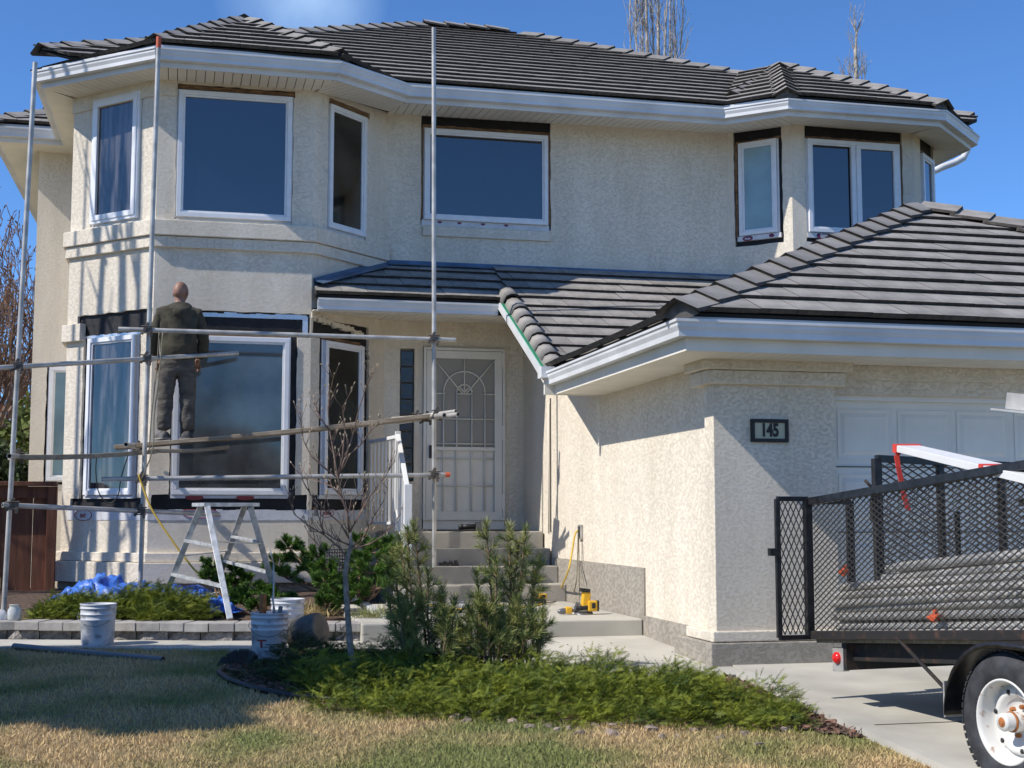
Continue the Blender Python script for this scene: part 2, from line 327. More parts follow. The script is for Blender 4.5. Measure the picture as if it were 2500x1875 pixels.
# control joints in the driveway: shallow dark saw cuts
mb=MB()
for y0 in (4.6,7.55): mb.box((4.0,y0,ground(0,y0)+.037),(10.4,y0+.012,ground(0,y0)+.0385))
mb.build('driveway_joint','groove',kind='structure')
slab([(-9,12.05),(-1.9,12.02),(.4,11.45),(2.2,11.1),(2.2,11.66),(.9,11.9),(-1.7,12.66),(-9,12.8)],.02,'garden_path')
slab([(-400,-14),(400,-14),(400,-4.2),(-400,-4.2)],.03,'street','asphalt')
# ---------------------------------------------------------------- house
house=thing('house',(3,13,-1.15),'two storey cream stucco house with bay windows and dark tiled hip roofs','house')
WL=[(-2.16,26),(-2.16,19),(-1.48,19),(-1.48,16.31),(-.49,15.34),(1.25,15.34),(2.22,16.3),(6.74,16.3),(7.36,15.68),(9.10,15.68),(9.76,16.3),(9.76,26)]
GL=[(-2.76,26),(-2.76,18.4),(-1.93,18.4),(-1.93,15.94,-.02),(-.53,14.70,-.045),(1.50,14.73,-.045),(2.40,15.50,-.0),(6.37,15.50),(6.99,14.95),(9.16,14.95),(10.22,15.90),(10.22,26)]
FL=Facet((-1.48,16.31),(-.49,15.34)); FF=Facet((-.49,15.34),(1.25,15.34)); FR=Facet((1.25,15.34),(2.22,16.3))
FM=Facet((2.22,16.3),(6.74,16.3)); FBL=Facet((6.74,16.3),(7.36,15.68)); FBF=Facet((7.36,15.68),(9.10,15.68)); FBR=Facet((9.10,15.68),(9.76,16.3))
FD=Facet((2.22,16.3),(3.97,16.3)); FG=Facet((3.97,16.3),(3.97,9.85)); FW_=Facet((-2.16,19),(-1.48,19))
ZT=5.08
def rx(F_,x0,x1,z0,z1): return (F_.sx(x0),F_.sx(x1),z0,z1)
hp=dict(parent=house)
up=dict(
 L=[rx(FL,-1.25,-.67,3.32,4.86),rx(FL,-1.28,-.64,4.83,4.90)],
 F=[(FF.sx(-.285),FF.sx(1.015),3.32,4.83),(FF.sx(-.29),FF.sx(1.03),4.80,4.875)],
 R=[rx(FR,1.43,1.945,3.31,4.84),rx(FR,1.44,1.99,4.82,4.90)],
 M=[rx(FM,2.66,4.33,3.60,5.05)],
 BL=[rx(FBL,6.80,7.27,3.49,5.05)], BF=[rx(FBF,7.55,8.93,3.49,5.05)], BR=[rx(FBR,9.30,9.735,3.49,5.05)])
lo=dict(
 L=[rx(FL,-1.28,-.62,.16,2.08),rx(FL,-1.36,-.50,2.04,2.30),rx(FL,-1.38,-.52,.02,.20)],
 F=[(FF.sx(-.275),FF.sx(1.10),.20,2.03),(.03,FF.sx(1.235),2.02,2.29),(.03,FF.sx(1.235),.02,.235)],
 R=[rx(FR,1.36,2.01,.20,2.05),rx(FR,1.27,2.0,2.03,2.26),rx(FR,1.29,1.98,.03,.235)])
for n_,F_,lw in (('L',FL,1),('F',FF,1),('R',FR,1)):
    wall(F_,-1.1,ZT,up[n_]+lo[n_],**hp)
wall(FM,2.5,ZT,up['M'],**hp)
wall(FBL,2.0,ZT,up['BL'],**hp); wall(FBF,2.0,ZT,up['BF'],**hp); wall(FBR,2.0,ZT,up['BR'],**hp)
wall(Facet((9.76,16.3),(9.76,26)),-1.2,ZT,**hp); wall(Facet((-2.16,26),(-2.16,19)),-1.2,ZT,**hp); wall(Facet((-1.48,19),(-1.48,16.31)),-1.2,ZT,**hp)
wall(FW_,-1.2,ZT,[(FW_.sx(-1.97),FW_.L-.001,.42,2.03)],depth=.05,**hp)
DB=(FD.sx(2.70),FD.sx(3.73),-.16,2.07)
wall(FD,-1.1,2.5,[DB,(FD.sx(2.415),FD.sx(2.595),.42,2.05)],depth=.09,jit=.002,**hp)
wall(FG,-1.3,1.5,[],name='garage_side_wall',**hp)
mb=MB(); mb.box((3.99,9.9,-1.3),(4.0,16.3,1.45)); mb.build('garage_side_wall_core','stucco',house)
# black building paper behind the cut-away stucco, one sheet per face
for F_,a,b in ((FL,-.02,ZT),(FF,-.02,ZT),(FR,-.02,ZT),(FM,3.3,ZT),(FBL,3.3,ZT),(FBF,3.3,ZT),(FBR,3.3,ZT)):
    mb=MB(); mb.fbox(F_,.01,F_.L-.01,-.06,-.034,a,b); mb.build('building_paper','paper',house)
# back walls (close the volume)
mb=MB(); mb.box((-2.1,26,-1.2),(9.7,26.1,5)); mb.build('rear_wall','stucco',house)
# ---------------------------------------------------------------- windows
def ring(mb,F_,s0,s1,z0,z1,w,d0,d1,mi=None):
    mb.fbox(F_,s0,s1,d0,d1,z0,z0+w,mi); mb.fbox(F_,s0,s1,d0,d1,z1-w,z1,mi)
    mb.fbox(F_,s0,s0+w,d0,d1,z0+w,z1-w,mi); mb.fbox(F_,s1-w,s1,d0,d1,z0+w,z1-w,mi)
def window(F_,s0,s1,z0,z1,panes=None,glass='glass',d=.0,fw=.052,label=None,sash=None):
    mb=MB(); ring(mb,F_,s0-.018,s1+.018,z0-.018,z1+.018,.03,-.036,-.022+d)
    ring(mb,F_,s0,s1,z0,z1,fw,-.035,.028+d)
    ring(mb,F_,s0+fw,s1-fw,z0+fw,z1-fw,.022,-.03,.012+d)
    w=mb.build('window','vinyl',house,bevel=.004,label=label)
    i=fw+.020
    for (a,b,sh) in (panes or [(s0,s1,False)]):
        if sh:
            q=MB(); ring(q,F_,a+.035,b-.035,z0+.035,z1-.035,.062,-.01,.04+d); q.build('sash','vinyl',w,bevel=.004); j=.095
            p=MB(); p.fbox(F_,a+j,b-j,-.018,.008+d,z0+j,z1-j); p.build('pane',glass,w)
        else:
            p=MB(); p.fbox(F_,a+i-.004,b-i+.004,-.018,-.006+d,z0+i-.004,z1-i+.004); p.build('pane',glass,w)
    if panes and len(panes)>1:
        q=MB(); s=panes[0][1]; q.fbox(F_,s-.03,s+.03,-.03,.022+d,z0+fw,z1-fw); q.build('mullion','vinyl',w)
    return w
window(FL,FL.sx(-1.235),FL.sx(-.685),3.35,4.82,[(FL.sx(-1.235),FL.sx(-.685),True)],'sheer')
window(FF,FF.sx(-.27),FF.sx(1.0),3.345,4.80)
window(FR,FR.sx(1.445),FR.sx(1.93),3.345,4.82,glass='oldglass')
window(FM,FM.sx(2.70),FM.sx(4.29),3.67,4.83)
window(FBL,FBL.sx(6.85),FBL.sx(7.22),3.63,4.86,glass='frost')
window(FBF,FBF.sx(7.58),FBF.sx(8.88),3.62,4.84,[(FBF.sx(7.58),FBF.sx(8.22),False),(FBF.sx(8.22),FBF.sx(8.88),True)])
window(FBR,FBR.sx(9.34),FBR.sx(9.71),3.62,4.82)
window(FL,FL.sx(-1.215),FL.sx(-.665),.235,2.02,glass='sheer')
window(FF,FF.sx(-.245),FF.sx(1.01),.235,2.00,d=.004,glass='murky_reflection')
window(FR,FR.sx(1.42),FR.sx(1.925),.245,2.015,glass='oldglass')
window(FW_,FW_.sx(-1.93),FW_.L+.3,.47,2.0,glass='frost')
# exposed wood above the windows, wrap and foil tape
def strip(F_,s0,s1,z0,z1,m,name,d1=.0,d0=-.034,jag=0):
    mb=MB(); n=max(2,int((s1-s0)/.07)) if jag else 1
    for i in range(n):
        a=s0+(s1-s0)*i/n; b=s0+(s1-s0)*(i+1)/n
        mb.fbox(F_,a,b,d0,d1,z0,z1-(R.uniform(0,jag) if jag else 0))
    return mb.build(name,m,house)
strip(FL,FL.sx(-1.22),FL.sx(-.66),4.84,4.895,'rawwood','header_wood',-.012,jag=.012)
strip(FF,FF.sx(-.28),FF.sx(1.02),4.82,4.87,'rawwood','header_wood',-.01,jag=.012)
strip(FR,FR.sx(1.45),FR.sx(1.97),4.84,4.895,'rawwood','header_wood',-.01,jag=.012)
strip(FM,FM.sx(2.68),FM.sx(4.31),4.845,4.885,'rawwood','header_wood',-.012,jag=.012)
strip(FBL,FBL.sx(6.82),FBL.sx(7.25),4.865,4.895,'rawwood','header_wood',-.012,jag=.01)
strip(FBF,FBF.sx(7.58),FBF.sx(8.91),4.845,4.885,'rawwood','header_wood',-.012,jag=.012)
strip(FBR,FBR.sx(9.33),FBR.sx(9.72),4.83,4.87,'rawwood','header_wood',-.012,jag=.012)
for a,b in ((2.665,2.69),(4.305,4.328)): strip(FM,FM.sx(a),FM.sx(b),3.68,4.85,'rawwood','trim_wood',-.012)
strip(FBL,FBL.sx(6.81),FBL.sx(6.83),3.62,4.87,'rawwood','trim_wood',-.012); strip(FBF,FBF.sx(8.905),FBF.sx(8.925),3.7,4.85,'rawwood','trim_wood',-.012)
strip(FF,FF.sx(1.018),FF.sx(1.03),3.36,4.82,'rawwood','trim_wood',-.02)
strip(FF,FF.sx(-.27),FF.sx(1.0),3.30,3.33,'wrap','window_wrap',-.006,jag=.004)
strip(FL,FL.sx(-1.24),FL.sx(-.68),3.30,3.33,'wrap','window_wrap',-.006)
strip(FR,FR.sx(1.44),FR.sx(1.93),3.30,3.33,'wrap','window_wrap',-.006)
strip(FM,FM.sx(2.67),FM.sx(4.31),3.585,3.66,'wrap','window_wrap',-.008)
strip(FBL,FBL.sx(6.83),FBL.sx(7.25),3.56,3.62,'wrap','window_wrap',.012)
strip(FBF,FBF.sx(7.56),FBF.sx(8.92),3.545,3.61,'wrap','window_wrap',.012)
strip(FF,FF.sx(-.26),FF.sx(1.02),.195,.225,'wrap','window_wrap',.0)
strip(FL,FL.sx(-1.23),FL.sx(-.65),.195,.225,'wrap','window_wrap',.0)
strip(FR,FR.sx(1.38),FR.sx(1.96),.195,.235,'wrap','window_wrap',.0)
# lower band: foil, black paper, wood header, wrap with print
strip(FF,.06,FF.sx(1.2),2.225,2.285,'foil','foil_tape',-.02,jag=.02); strip(FF,FF.sx(1.155),FF.sx(1.215),2.06,2.26,'foil','foil_tape',-.016)
strip(FF,FF.sx(-.05),FF.sx(1.0),2.012,2.045,'rawwood','header_wood',-.014)
strip(FL,FL.sx(-1.3),FL.sx(-.55),2.03,2.06,'foil','foil_tape',-.012,jag=.01)
strip(FR,FR.sx(1.40),FR.sx(1.90),2.025,2.06,'rawwood','header_wood',-.014)
for F_,a,b in ((FL,.1,FL.L),(FF,0,FF.L),(FR,0,FR.sx(1.98))):
    strip(F_,a,b,-.045,.075,'wrap','wrap_sheet',.006,.0,jag=.012)
mb=MB(); mb.fbox(FR,FR.sx(1.31),FR.sx(1.36),-.02,.006,.0,.10); mb.build('torn_paper','rawwood',house)
# broken stucco edge over the lower right window
mb=MB()
for i in range(26):
    s=FR.sx(1.25)+i*.036; z=2.30-.11*(i/26)+R.uniform(-.015,.015)
    mb.fbox(FR,s,s+.037,-.03,.012+R.uniform(0,.006),z-.045-R.uniform(0,.03),z)
for i in range(12):
    z=2.17-.03*i; s=FR.sx(2.0)+R.uniform(-.02,.02); mb.fbox(FR,s,s+.07,-.03,.010,z-.032,z)
mb.build('broken_stucco_edge','stucco',house,kind='stuff')
# ledge bands under the upper bay windows and plinth courses: mitred sweeps
BAY=[(-1.48,16.8),(-1.48,16.31),(-.49,15.34),(1.25,15.34),(2.22,16.3)]
def band(line,o,z0,z1,m,name,o0=-.03,bev=.008):
    mb=MB(); mb.sweep(line,[(o0,z0),(o,z0),(o,z1),(o0,z1)]); return mb.build(name,m,house,bevel=bev)
band(BAY,.075,3.115,3.29,'stucco','window_ledge'); band(BAY,.045,2.985,3.11,'stucco','window_ledge')
band([(-1.48,16.8),(-1.48,16.31),(-1.28,16.114)],.06,2.0,2.20,'stucco','window_ledge')
band([(-1.48,16.8),(-1.48,16.31),(-.49,15.34),(-.30,15.34)],.022,4.72,4.94,'stucco','frieze')
band(BAY,.05,-.50,-.40,'stucco','plinth_band'); band(BAY,.095,-.735,-.505,'stucco','plinth_band'); band(BAY,.02,-1.2,-.74,'parging','parging')
mb=MB(); mb.fbox(FM,FM.sx(2.68),FM.sx(4.33),0,.035,3.46,3.582); mb.build('window_sill','stucco',house,bevel=.008)
# garage front, pilaster, capital, parging
mb=MB(); mb.box((3.90,9.80,-.90),(4.93,9.99,1.3)); mb.build('pilaster','stucco',house,bevel=.006)
mb=MB(); mb.box((4.93,9.86,.97),(9.85,10.02,1.3)); mb.box((9.85,9.8,-1.15),(10.2,10.0,1.3)); mb.build('garage_front_wall','stucco',house)
mb=MB(); mb.box((4.93,9.83,1.09),(9.85,9.86,1.3)); mb.build('header_band','stucco',house,bevel=.006)
def wrapband(o,z0,z1,m,name,back=10.15):
    mb=MB(); mb.box((3.90-o,9.80-o,z0),(4.93+o,9.86,z1)); mb.box((3.90-o,9.862,z0),(3.98,back,z1)); return mb.build(name,m,house,bevel=.008)
wrapband(.11,1.13,1.30,'stucco','capital_band'); wrapband(.065,1.02,1.127,'stucco','capital_band')
wrapband(.04,-.955,-.875,'stucco','base_band',10.35); wrapband(.07,-1.3,-.96,'parging','base_parging',10.55)
mb=MB(); mb.box((3.945,10.1,-1.3),(3.975,11.66,-.89)); mb.box((3.952,11.66,-1.3),(3.975,14.84,-.465)); mb.build('parging','parging',house)
mb=MB(); mb.box((10.2,9.9,-1.2),(10.25,16.3,1.3)); mb.build('garage_right_wall','stucco',house)
mb=MB(); mb.box((3.958,14.955,-.18),(3.968,14.975,1.35)); mb.build('control_joint','groove',house)
mb=MB(); mb.tube([(3.955,15.02,1.3),(3.955,15.02,-.2)],.009,6); mb.build('conduit','soffit',house)
# garage door: recessed panels in four rows
gd_=thing if False else None
mb=MB(); mb.box((4.93,9.99,-1.16),(9.85,10.06,.93)); door=mb.build('garage_door','doorwhite',house,label='white sectional garage door')
mb=MB(); mb.box((4.93,9.93,.93),(9.85,10.05,.97)); mb.box((4.93,9.94,-1.16),(4.965,9.99,.93)); mb.build('door_frame','whitepaint',door)
pm=MB(); w,h=.48,.40
pm.add([(-w/2,0,-h/2),(w/2,0,-h/2),(w/2,0,h/2),(-w/2,0,h/2),(-w/2+.03,.005,-h/2+.03),(w/2-.03,.005,-h/2+.03),(w/2-.03,.005,h/2-.03),(-w/2+.03,.005,h/2-.03),
 (-w/2+.06,-.006,-h/2+.06),(w/2-.06,-.006,-h/2+.06),(w/2-.06,-.006,h/2-.06),(-w/2+.06,-.006,h/2-.06)],
 [(0,1,5,4),(1,2,6,5),(2,3,7,6),(3,0,4,7),(4,5,9,8),(5,6,10,9),(6,7,11,10),(7,4,8,11),(8,9,10,11)])
pmo=pm.build('panel','doorwhite',door); pme=pmo.data; bpy.data.objects.remove(pmo)
vs=[v.co.copy() for v in pme.vertices]
for v in pme.vertices: v.co=v.co+org(door)
for r_ in range(4):
    for c_ in range(9): inst('panel',pme,door,Matrix.Translation((5.28+c_*.535,9.985,.66-r_*.525)))
mb=MB()
for r_ in range(3): mb.box((4.93,9.981,.392-r_*.525),(9.85,9.992,.400-r_*.525))
mb.build('section_joint','groove',door)
# ---------------------------------------------------------------- gutters, fascia, soffits
GP=[(0,0),(.0,-.02),(-.012,-.03),(-.012,-.05),(-.028,-.085),(-.028,-.125),(-.11,-.125),(-.11,0),(-.10,0),(-.10,-.115),(-.04,-.115),(-.04,-.085),(-.02,-.05),(-.012,0)]
def gutter(line,z):
    mb=MB(); mb.sweep(line,[(o,z+h) for o,h in GP]); g=mb.build('gutter','gutter',house); return g
def fascia(line,z0,z1): mb=MB(); mb.sweep(line,[(-.135,z0),(-.112,z0),(-.112,z1),(-.135,z1)]); return mb.build('fascia','gutter',house)
gutter(GL,5.11); fascia(GL,4.925,5.10)
def inset(line,d):
    out=[]; P=[Vector(p[:2]) for p in line]
    for i,p in enumerate(P):
        ns=[]
        if i>0: q=(p-P[i-1]).normalized(); ns.append(Vector((q.y,-q.x)))
        if i<len(P)-1: q=(P[i+1]-p).normalized(); ns.append(Vector((q.y,-q.x)))
        b=sum(ns,Vector((0,0)))/len(ns); b=b/b.length_squared; out.append(p+b*d)
    return out
def soffit(wl,gl,z,boardw=.1,skip=(),zw=None):
    gi=inset(gl,-.13); gz=[(p[2] if len(p)>2 else 0) for p in gl]; wl=[Vector(p) for p in wl]
    for i in range(len(wl)-1):
        a,b,c,d=wl[i],wl[i+1],gi[i+1],gi[i]
        za,zb,zc,zd=zw[i],zw[i+1],z+gz[i+1],z+gz[i]
        def zz(p,up=0):
            t_=(c-d).normalized(); n_=Vector((t_.y,-t_.x)); dp=abs((a-d).dot(n_)); f=abs((p-d).dot(n_))/dp; g0=(p-d).dot(t_); w0=(a-d).dot(t_)*f; w1=(c-d).length+((b-d).dot(t_)-(c-d).length)*f
            s_=max(0,min(1,(g0-w0)/max(1e-6,w1-w0))); return (zd+(zc-zd)*s_)*(1-f)+(za+(zb-za)*s_)*f+up
        mb=MB(); mb.add([(*a,za+.02),(*b,zb+.02),(*c,zc+.02),(*d,zd+.02)],[(0,1,2,3)]); par=mb.build('soffit','groove',house)
        if i in skip: 
            mb=MB(); mb.add([(*a,za),(*b,zb),(*c,zc),(*d,zd),(*a,za+.012),(*b,zb+.012),(*c,zc+.012),(*d,zd+.012)],MB.HF); mb.build('soffit_board','soffit',par); continue
        n=max(1,int((d-c).length/boardw))
        # boards run square to the wall; their ends are cut by the mitre
        t=(c-d).normalized(); nn=Vector((t.y,-t.x)); Ld=(c-d).length; L0=(a-d).dot(t); L1=(b-d).dot(t); depth=abs((a-d).dot(nn))
        lo=min(0,L0); hi=max(Ld,L1); k=int((hi-lo)/boardw)+1
        for j in range(k):
            s0=lo+j*boardw+.004; s1=min(hi,lo+(j+1)*boardw-.004)
            if s1<=s0: continue
            def rng(s):
                lo_=0; hi_=1   # fraction from gutter to wall inside the mitre lines
                # left line from (0,0) to (L0,depth); right line from (Ld,0) to (L1,depth)
                A,B=0.,1.
                if L0>0 and s<L0: B=min(B,s/L0) if L0 else B
                if L0<0 and s<0: A=max(A,s/L0)
                dR=L1-Ld
                if dR<0 and s>L1: B=min(B,(s-Ld)/dR)
                if dR>0 and s>Ld: A=max(A,(s-Ld)/dR)
                return A,B
            (A0,B0),(A1,B1)=rng(s0),rng(s1)
            if B0-A0<=0 and B1-A1<=0: continue
            B0=max(A0,B0);B1=max(A1,B1)
            q=[d+t*s0-nn*depth*A0,d+t*s1-nn*depth*A1,d+t*s1-nn*depth*B1,d+t*s0-nn*depth*B0]
            mb=MB(); mb.add([(*p,zz(p)) for p in q]+[(*p,zz(p,.012)) for p in q],MB.HF); mb.build('soffit_board','soffit',par)
soffit(WL,GL,4.935,skip=(0,1,2,10),zw=[4.95,4.95,4.93,4.90,4.895,4.895,4.98,5.02,5.01,5.0,5.0,5.0])
for F_ in (FL,FF,FR,FM,FBL,FBF,FBR):
    mb=MB(); mb.fbox(F_,0,F_.L,0,.012,4.905,4.93)
# porch eave and garage eaves
PG=[(1.30,15.0),(3.36,15.0)]; gutter(PG,2.43); mb=MB(); mb.sweep(PG,[(-.135,2.295),(-.112,2.295),(-.112,2.42),(-.135,2.42)]); mb.build('fascia','gutter',house)
mb=MB(); mb.sweep([(p[0],p[1],(p[2] if len(p)>2 else 0)) for p in GL],[(-.112,5.0),(-.108,5.0),(-.108,5.17),(-.112,5.17)]); mb.build('drip_edge','gutter',house)
GG=[(3.35,12.95),(3.35,9.10),(11.0,9.10)]; gutter(GG,1.42); mb=MB(); mb.sweep(GG,[(-.112,1.3),(-.108,1.3),(-.108,1.475),(-.112,1.475)]); mb.build('drip_edge','gutter',house); mb=MB(); mb.sweep(GG,[(-.135,1.20),(-.112,1.20),(-.112,1.41),(-.135,1.41)]); mb.build('fascia','soffit',house)
par=None
mb=MB(); mb.add([(1.25,15.13,2.33),(3.97,15.13,2.33),(3.97,16.3,2.42),(1.25,16.3,2.42)],[(0,1,2,3)]); par=mb.build('porch_soffit','groove',house)
x=1.26
while x<3.95:
    # boards run out from the wall under the porch eave, clipped by the bay's slanted face
    y1=16.3 if x>2.15 else max(15.3,15.34+(x+.05-1.25))
    if y1>15.2: ye=min(y1,16.298); zf=lambda y_:2.305+.085*(y_-15.135)/1.165; mb=MB(); mb.hexa([(x,15.135,zf(15.135)),(x+.092,15.135,zf(15.135)),(x+.092,ye,zf(ye)),(x,ye,zf(ye)),(x,15.135,zf(15.135)+.012),(x+.092,15.135,zf(15.135)+.012),(x+.092,ye,zf(ye)+.012),(x,ye,zf(ye)+.012)]); mb.build('soffit_board','soffit',par)
    x+=.1
mb=MB(); mb.add([(3.49,9.24,1.235),(11,9.24,1.235),(11,9.9,1.235),(3.98,9.9,1.235),(3.98,12.95,1.235),(3.49,12.95,1.235)],[(0,1,2,3),(0,3,4,5)]); par=mb.build('garage_soffit','groove',house)
y=9.9
while y<12.9: mb=MB(); mb.box((3.49,y,1.205),(3.975,y+.093,1.222)); mb.build('soffit_board','soffit',par); y+=.1
x=3.98
while x<9.5: mb=MB(); mb.box((x,9.24,1.205),(x+.093,9.82,1.222)); mb.build('soffit_board','soffit',par); x+=.1
mb=MB(); mb.prism([(3.49,9.24),(3.972,9.24),(3.972,9.893),(3.49,9.893)],1.205,1.222); mb.build('soffit_board','soffit',par)
mb=MB(); mb.box((3.36,12.90,1.20),(3.98,12.945,1.42)); mb.build('fascia_end','soffit',house)
# rake board between the porch eave and the garage eave
mb=MB(); mb.bar((3.37,15.0,2.405),(3.37,12.98,1.385),.022,.075); mb.build('rake_board','gutter',house)
mb=MB(); mb.bar((3.405,14.95,2.415),(3.405,13.0,1.44),.05,.03); mb.build('green_flashing','green',house)
mb=MB(); mb.bar((3.47,14.95,2.31),(3.47,13.0,1.27),.10,.05); mb.build('rake_underside','soffit',house)
mb=MB(); mb.add([(3.9,14.97,2.3),(3.9,12.95,1.26),(3.5,12.95,1.26),(3.5,14.97,2.3)],[(0,1,2,3)])
mb.add([(3.972,16.3,1.40),(3.972,16.3,3.0),(3.972,13.2,1.40)],[(0,1,2)]); mb.build('rake_soffit','stucco',house)
mb=MB(); mb.prism([(3.30,12.80),(3.44,12.80),(3.44,12.95),(3.30,12.95)],1.36,1.47); mb.build('gutter_end_cap','gutter',house)
# downspout at the right corner
mb=MB(); mb.tube([atY(2088,300,17.3),atY(2088,328,17.3),atY(2081,341,17.3),atY(2063,351,17.3),atY(2036,361,17.3),atY(2014,372,17.3),atY(2004,400,17.3),atY(2004,600,17.3)],.05,10); mb.build('downspout','gutter',house)
# ---------------------------------------------------------------- roofs and tiles
EX,TW,TL=.34,.298,.385
def clip(poly,H):
    for (ax,ay,c) in H:   # keep ax*x+ay*y<=c
        o=[]
        for i in range(len(poly)):
            p,q=poly[i-1],poly[i]; dp=ax*p[0]+ay*p[1]-c; dq=ax*q[0]+ay*q[1]-c
            if (dp<=0)!=(dq<=0): t=dp/(dp-dq); o.append((p[0]+(q[0]-p[0])*t,p[1]+(q[1]-p[1])*t))
            if dq<=0: o.append(q)
        poly=o
        if len(poly)<3: return []
    return poly
def halfs(poly):
    A=sum(poly[i-1][0]*poly[i][1]-poly[i][0]*poly[i-1][1] for i in range(len(poly)))
    if A<0: poly=poly[::-1]
    H=[]
    for i in range(len(poly)):
        p,q=poly[i-1],poly[i]; dx,dy=q[0]-p[0],q[1]-p[1]; H.append((dy,-dx,dy*p[0]-dx*p[1]))
    return H
HB,HF_=.030,.066
def tile_geo(poly,v0,mb,xf,lift=0):
    n=len(poly); top=[]; bot=[]
    for u,v in poly:
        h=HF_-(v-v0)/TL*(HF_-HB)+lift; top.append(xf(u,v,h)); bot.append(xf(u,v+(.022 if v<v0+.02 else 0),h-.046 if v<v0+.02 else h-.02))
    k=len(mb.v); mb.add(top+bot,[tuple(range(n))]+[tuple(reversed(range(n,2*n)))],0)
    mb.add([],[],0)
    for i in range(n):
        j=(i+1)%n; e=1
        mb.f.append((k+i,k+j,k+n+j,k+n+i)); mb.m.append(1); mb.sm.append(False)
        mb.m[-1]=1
    return mb
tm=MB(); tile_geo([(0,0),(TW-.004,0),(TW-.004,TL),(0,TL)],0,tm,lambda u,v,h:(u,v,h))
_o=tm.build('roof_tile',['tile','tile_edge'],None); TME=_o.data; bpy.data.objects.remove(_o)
roof_count=[0]
def roofplane(name,O,u,n,p,poly,indiv=True,vmax=None,hide=None,nostuff=False,offs=0,under=True,label=None,ev=.075):
    """O on the eave line, u along the eave, n horizontal inward; poly in plan"""
    O=Vector(O); u3=Vector((u[0],u[1],0)); c=1/math.sqrt(1+p*p); w3=Vector((n[0]*c,n[1]*c,p*c)); N=u3.cross(w3)
    if N.z<0: N=-N
    pv=[((Vector((x-O.x,y-O.y,0))).dot(u3),(Vector((x-O.x,y-O.y,0))).dot(Vector((*n,0)))/c) for x,y in poly]
    EV=ev/c if ev else 0
    pv=clip(pv,[(0,-1,-EV)]) if EV else pv
    H=halfs(pv); xf=lambda a,b,h:O+u3*a+w3*b+N*h
    mb=MB(); k=len(pv); mb.add([xf(a,b,0) for a,b in pv]+[xf(a,b,-.03) for a,b in pv],[tuple(range(k)),tuple(reversed(range(k,2*k)))]+[(i,(i+1)%k,k+(i+1)%k,k+i) for i in range(k)])
    rf=mb.build('roof','underlay',house,label=label)
    u0,u1=min(a for a,b in pv),max(a for a,b in pv); v1=max(b for a,b in pv); st=MB(); row=0; v0=EV-.045; vlo=EV
    Mb=Matrix((u3,w3,N)).transposed().to_4x4()
    while v0<v1-.05:
        a=u0-TW+((row%2)*TW/2)+offs-R.uniform(0,.01)
        while a<u1:
            q=[(a,v0),(a+TW-.004,v0),(a+TW-.004,v0+TL),(a,v0+TL)]
            cp=clip(q,H+([(0,-1,.0-v0)] if 0 else []) ) if row else clip(q,[h for h in halfs([(x_,y_-.07) if y_<vlo+.02 else (x_,y_) for x_,y_ in pv])])
            if cp:
                full=len(cp)==4 and abs(sum(cp[i-1][0]*cp[i][1]-cp[i][0]*cp[i-1][1] for i in range(4))/2-TL*(TW-.004))<1e-4
                cen=xf(a+TW/2,v0+EX/2,0)
                if not (hide and hide(cen)):
                    if indiv:
                        if full:
                            rr=Matrix.Rotation(R.uniform(-.006,.006),4,'X')@Matrix.Rotation(R.uniform(-.004,.004),4,'Z')
                            inst('roof_tile',TME,rf,Matrix.Translation(xf(a,v0,R.uniform(0,.004)))@Mb@rr)
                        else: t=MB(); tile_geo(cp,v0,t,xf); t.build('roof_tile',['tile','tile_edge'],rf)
                        roof_count[0]+=1
                    else: l_=R.uniform(0,.004); s_=R.uniform(-.003,.003); tile_geo(cp,v0,st,lambda a_,b_,h_:xf(a_,b_+s_,h_+l_))
            a+=TW
        v0+=EX; row+=1
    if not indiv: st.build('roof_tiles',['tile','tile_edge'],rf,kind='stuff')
    return rf
def capmesh(w=.175,L=.40,drop=.42,round_=False):
    mb=MB(); t=.03
    if not round_: prof=[(-w,-w*drop),(0,0.02),(w,-w*drop)]
    else: prof=[(-.105,-.13),(-.105,-.03),(-.08,.035),(-.03,.062),(.03,.062),(.08,.035),(.105,-.03),(.105,-.13)]
    n=len(prof); V=[]
    for y,l in ((0,.035),(L,.0)):
        for x,z in prof: V.append((x,y,z+l+t))
        for x,z in prof: V.append((x*(1 if not round_ else .86),y+(.02 if y==0 else 0),z+l))
    F2=[]
    for i in range(n-1):
        F2+=[(i,i+1,2*n+i+1,2*n+i)]
    mb.add(V,F2,0,round_)
    e=[(i,i+n,i+n+1,i+1) for i in range(n-1)]+[(2*n+i,2*n+i+1,3*n+i+1,3*n+i) for i in range(n-1)]+[(n+i,3*n+i,3*n+i+1,n+i+1) for i in range(n-1)]+[(0,2*n,3*n,n),(n-1,2*n-1,4*n-1,3*n-1)]
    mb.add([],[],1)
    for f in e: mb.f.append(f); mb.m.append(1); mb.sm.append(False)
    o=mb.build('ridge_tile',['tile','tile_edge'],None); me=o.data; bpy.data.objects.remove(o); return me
CAP=capmesh(); RAKE=capmesh(round_=True)
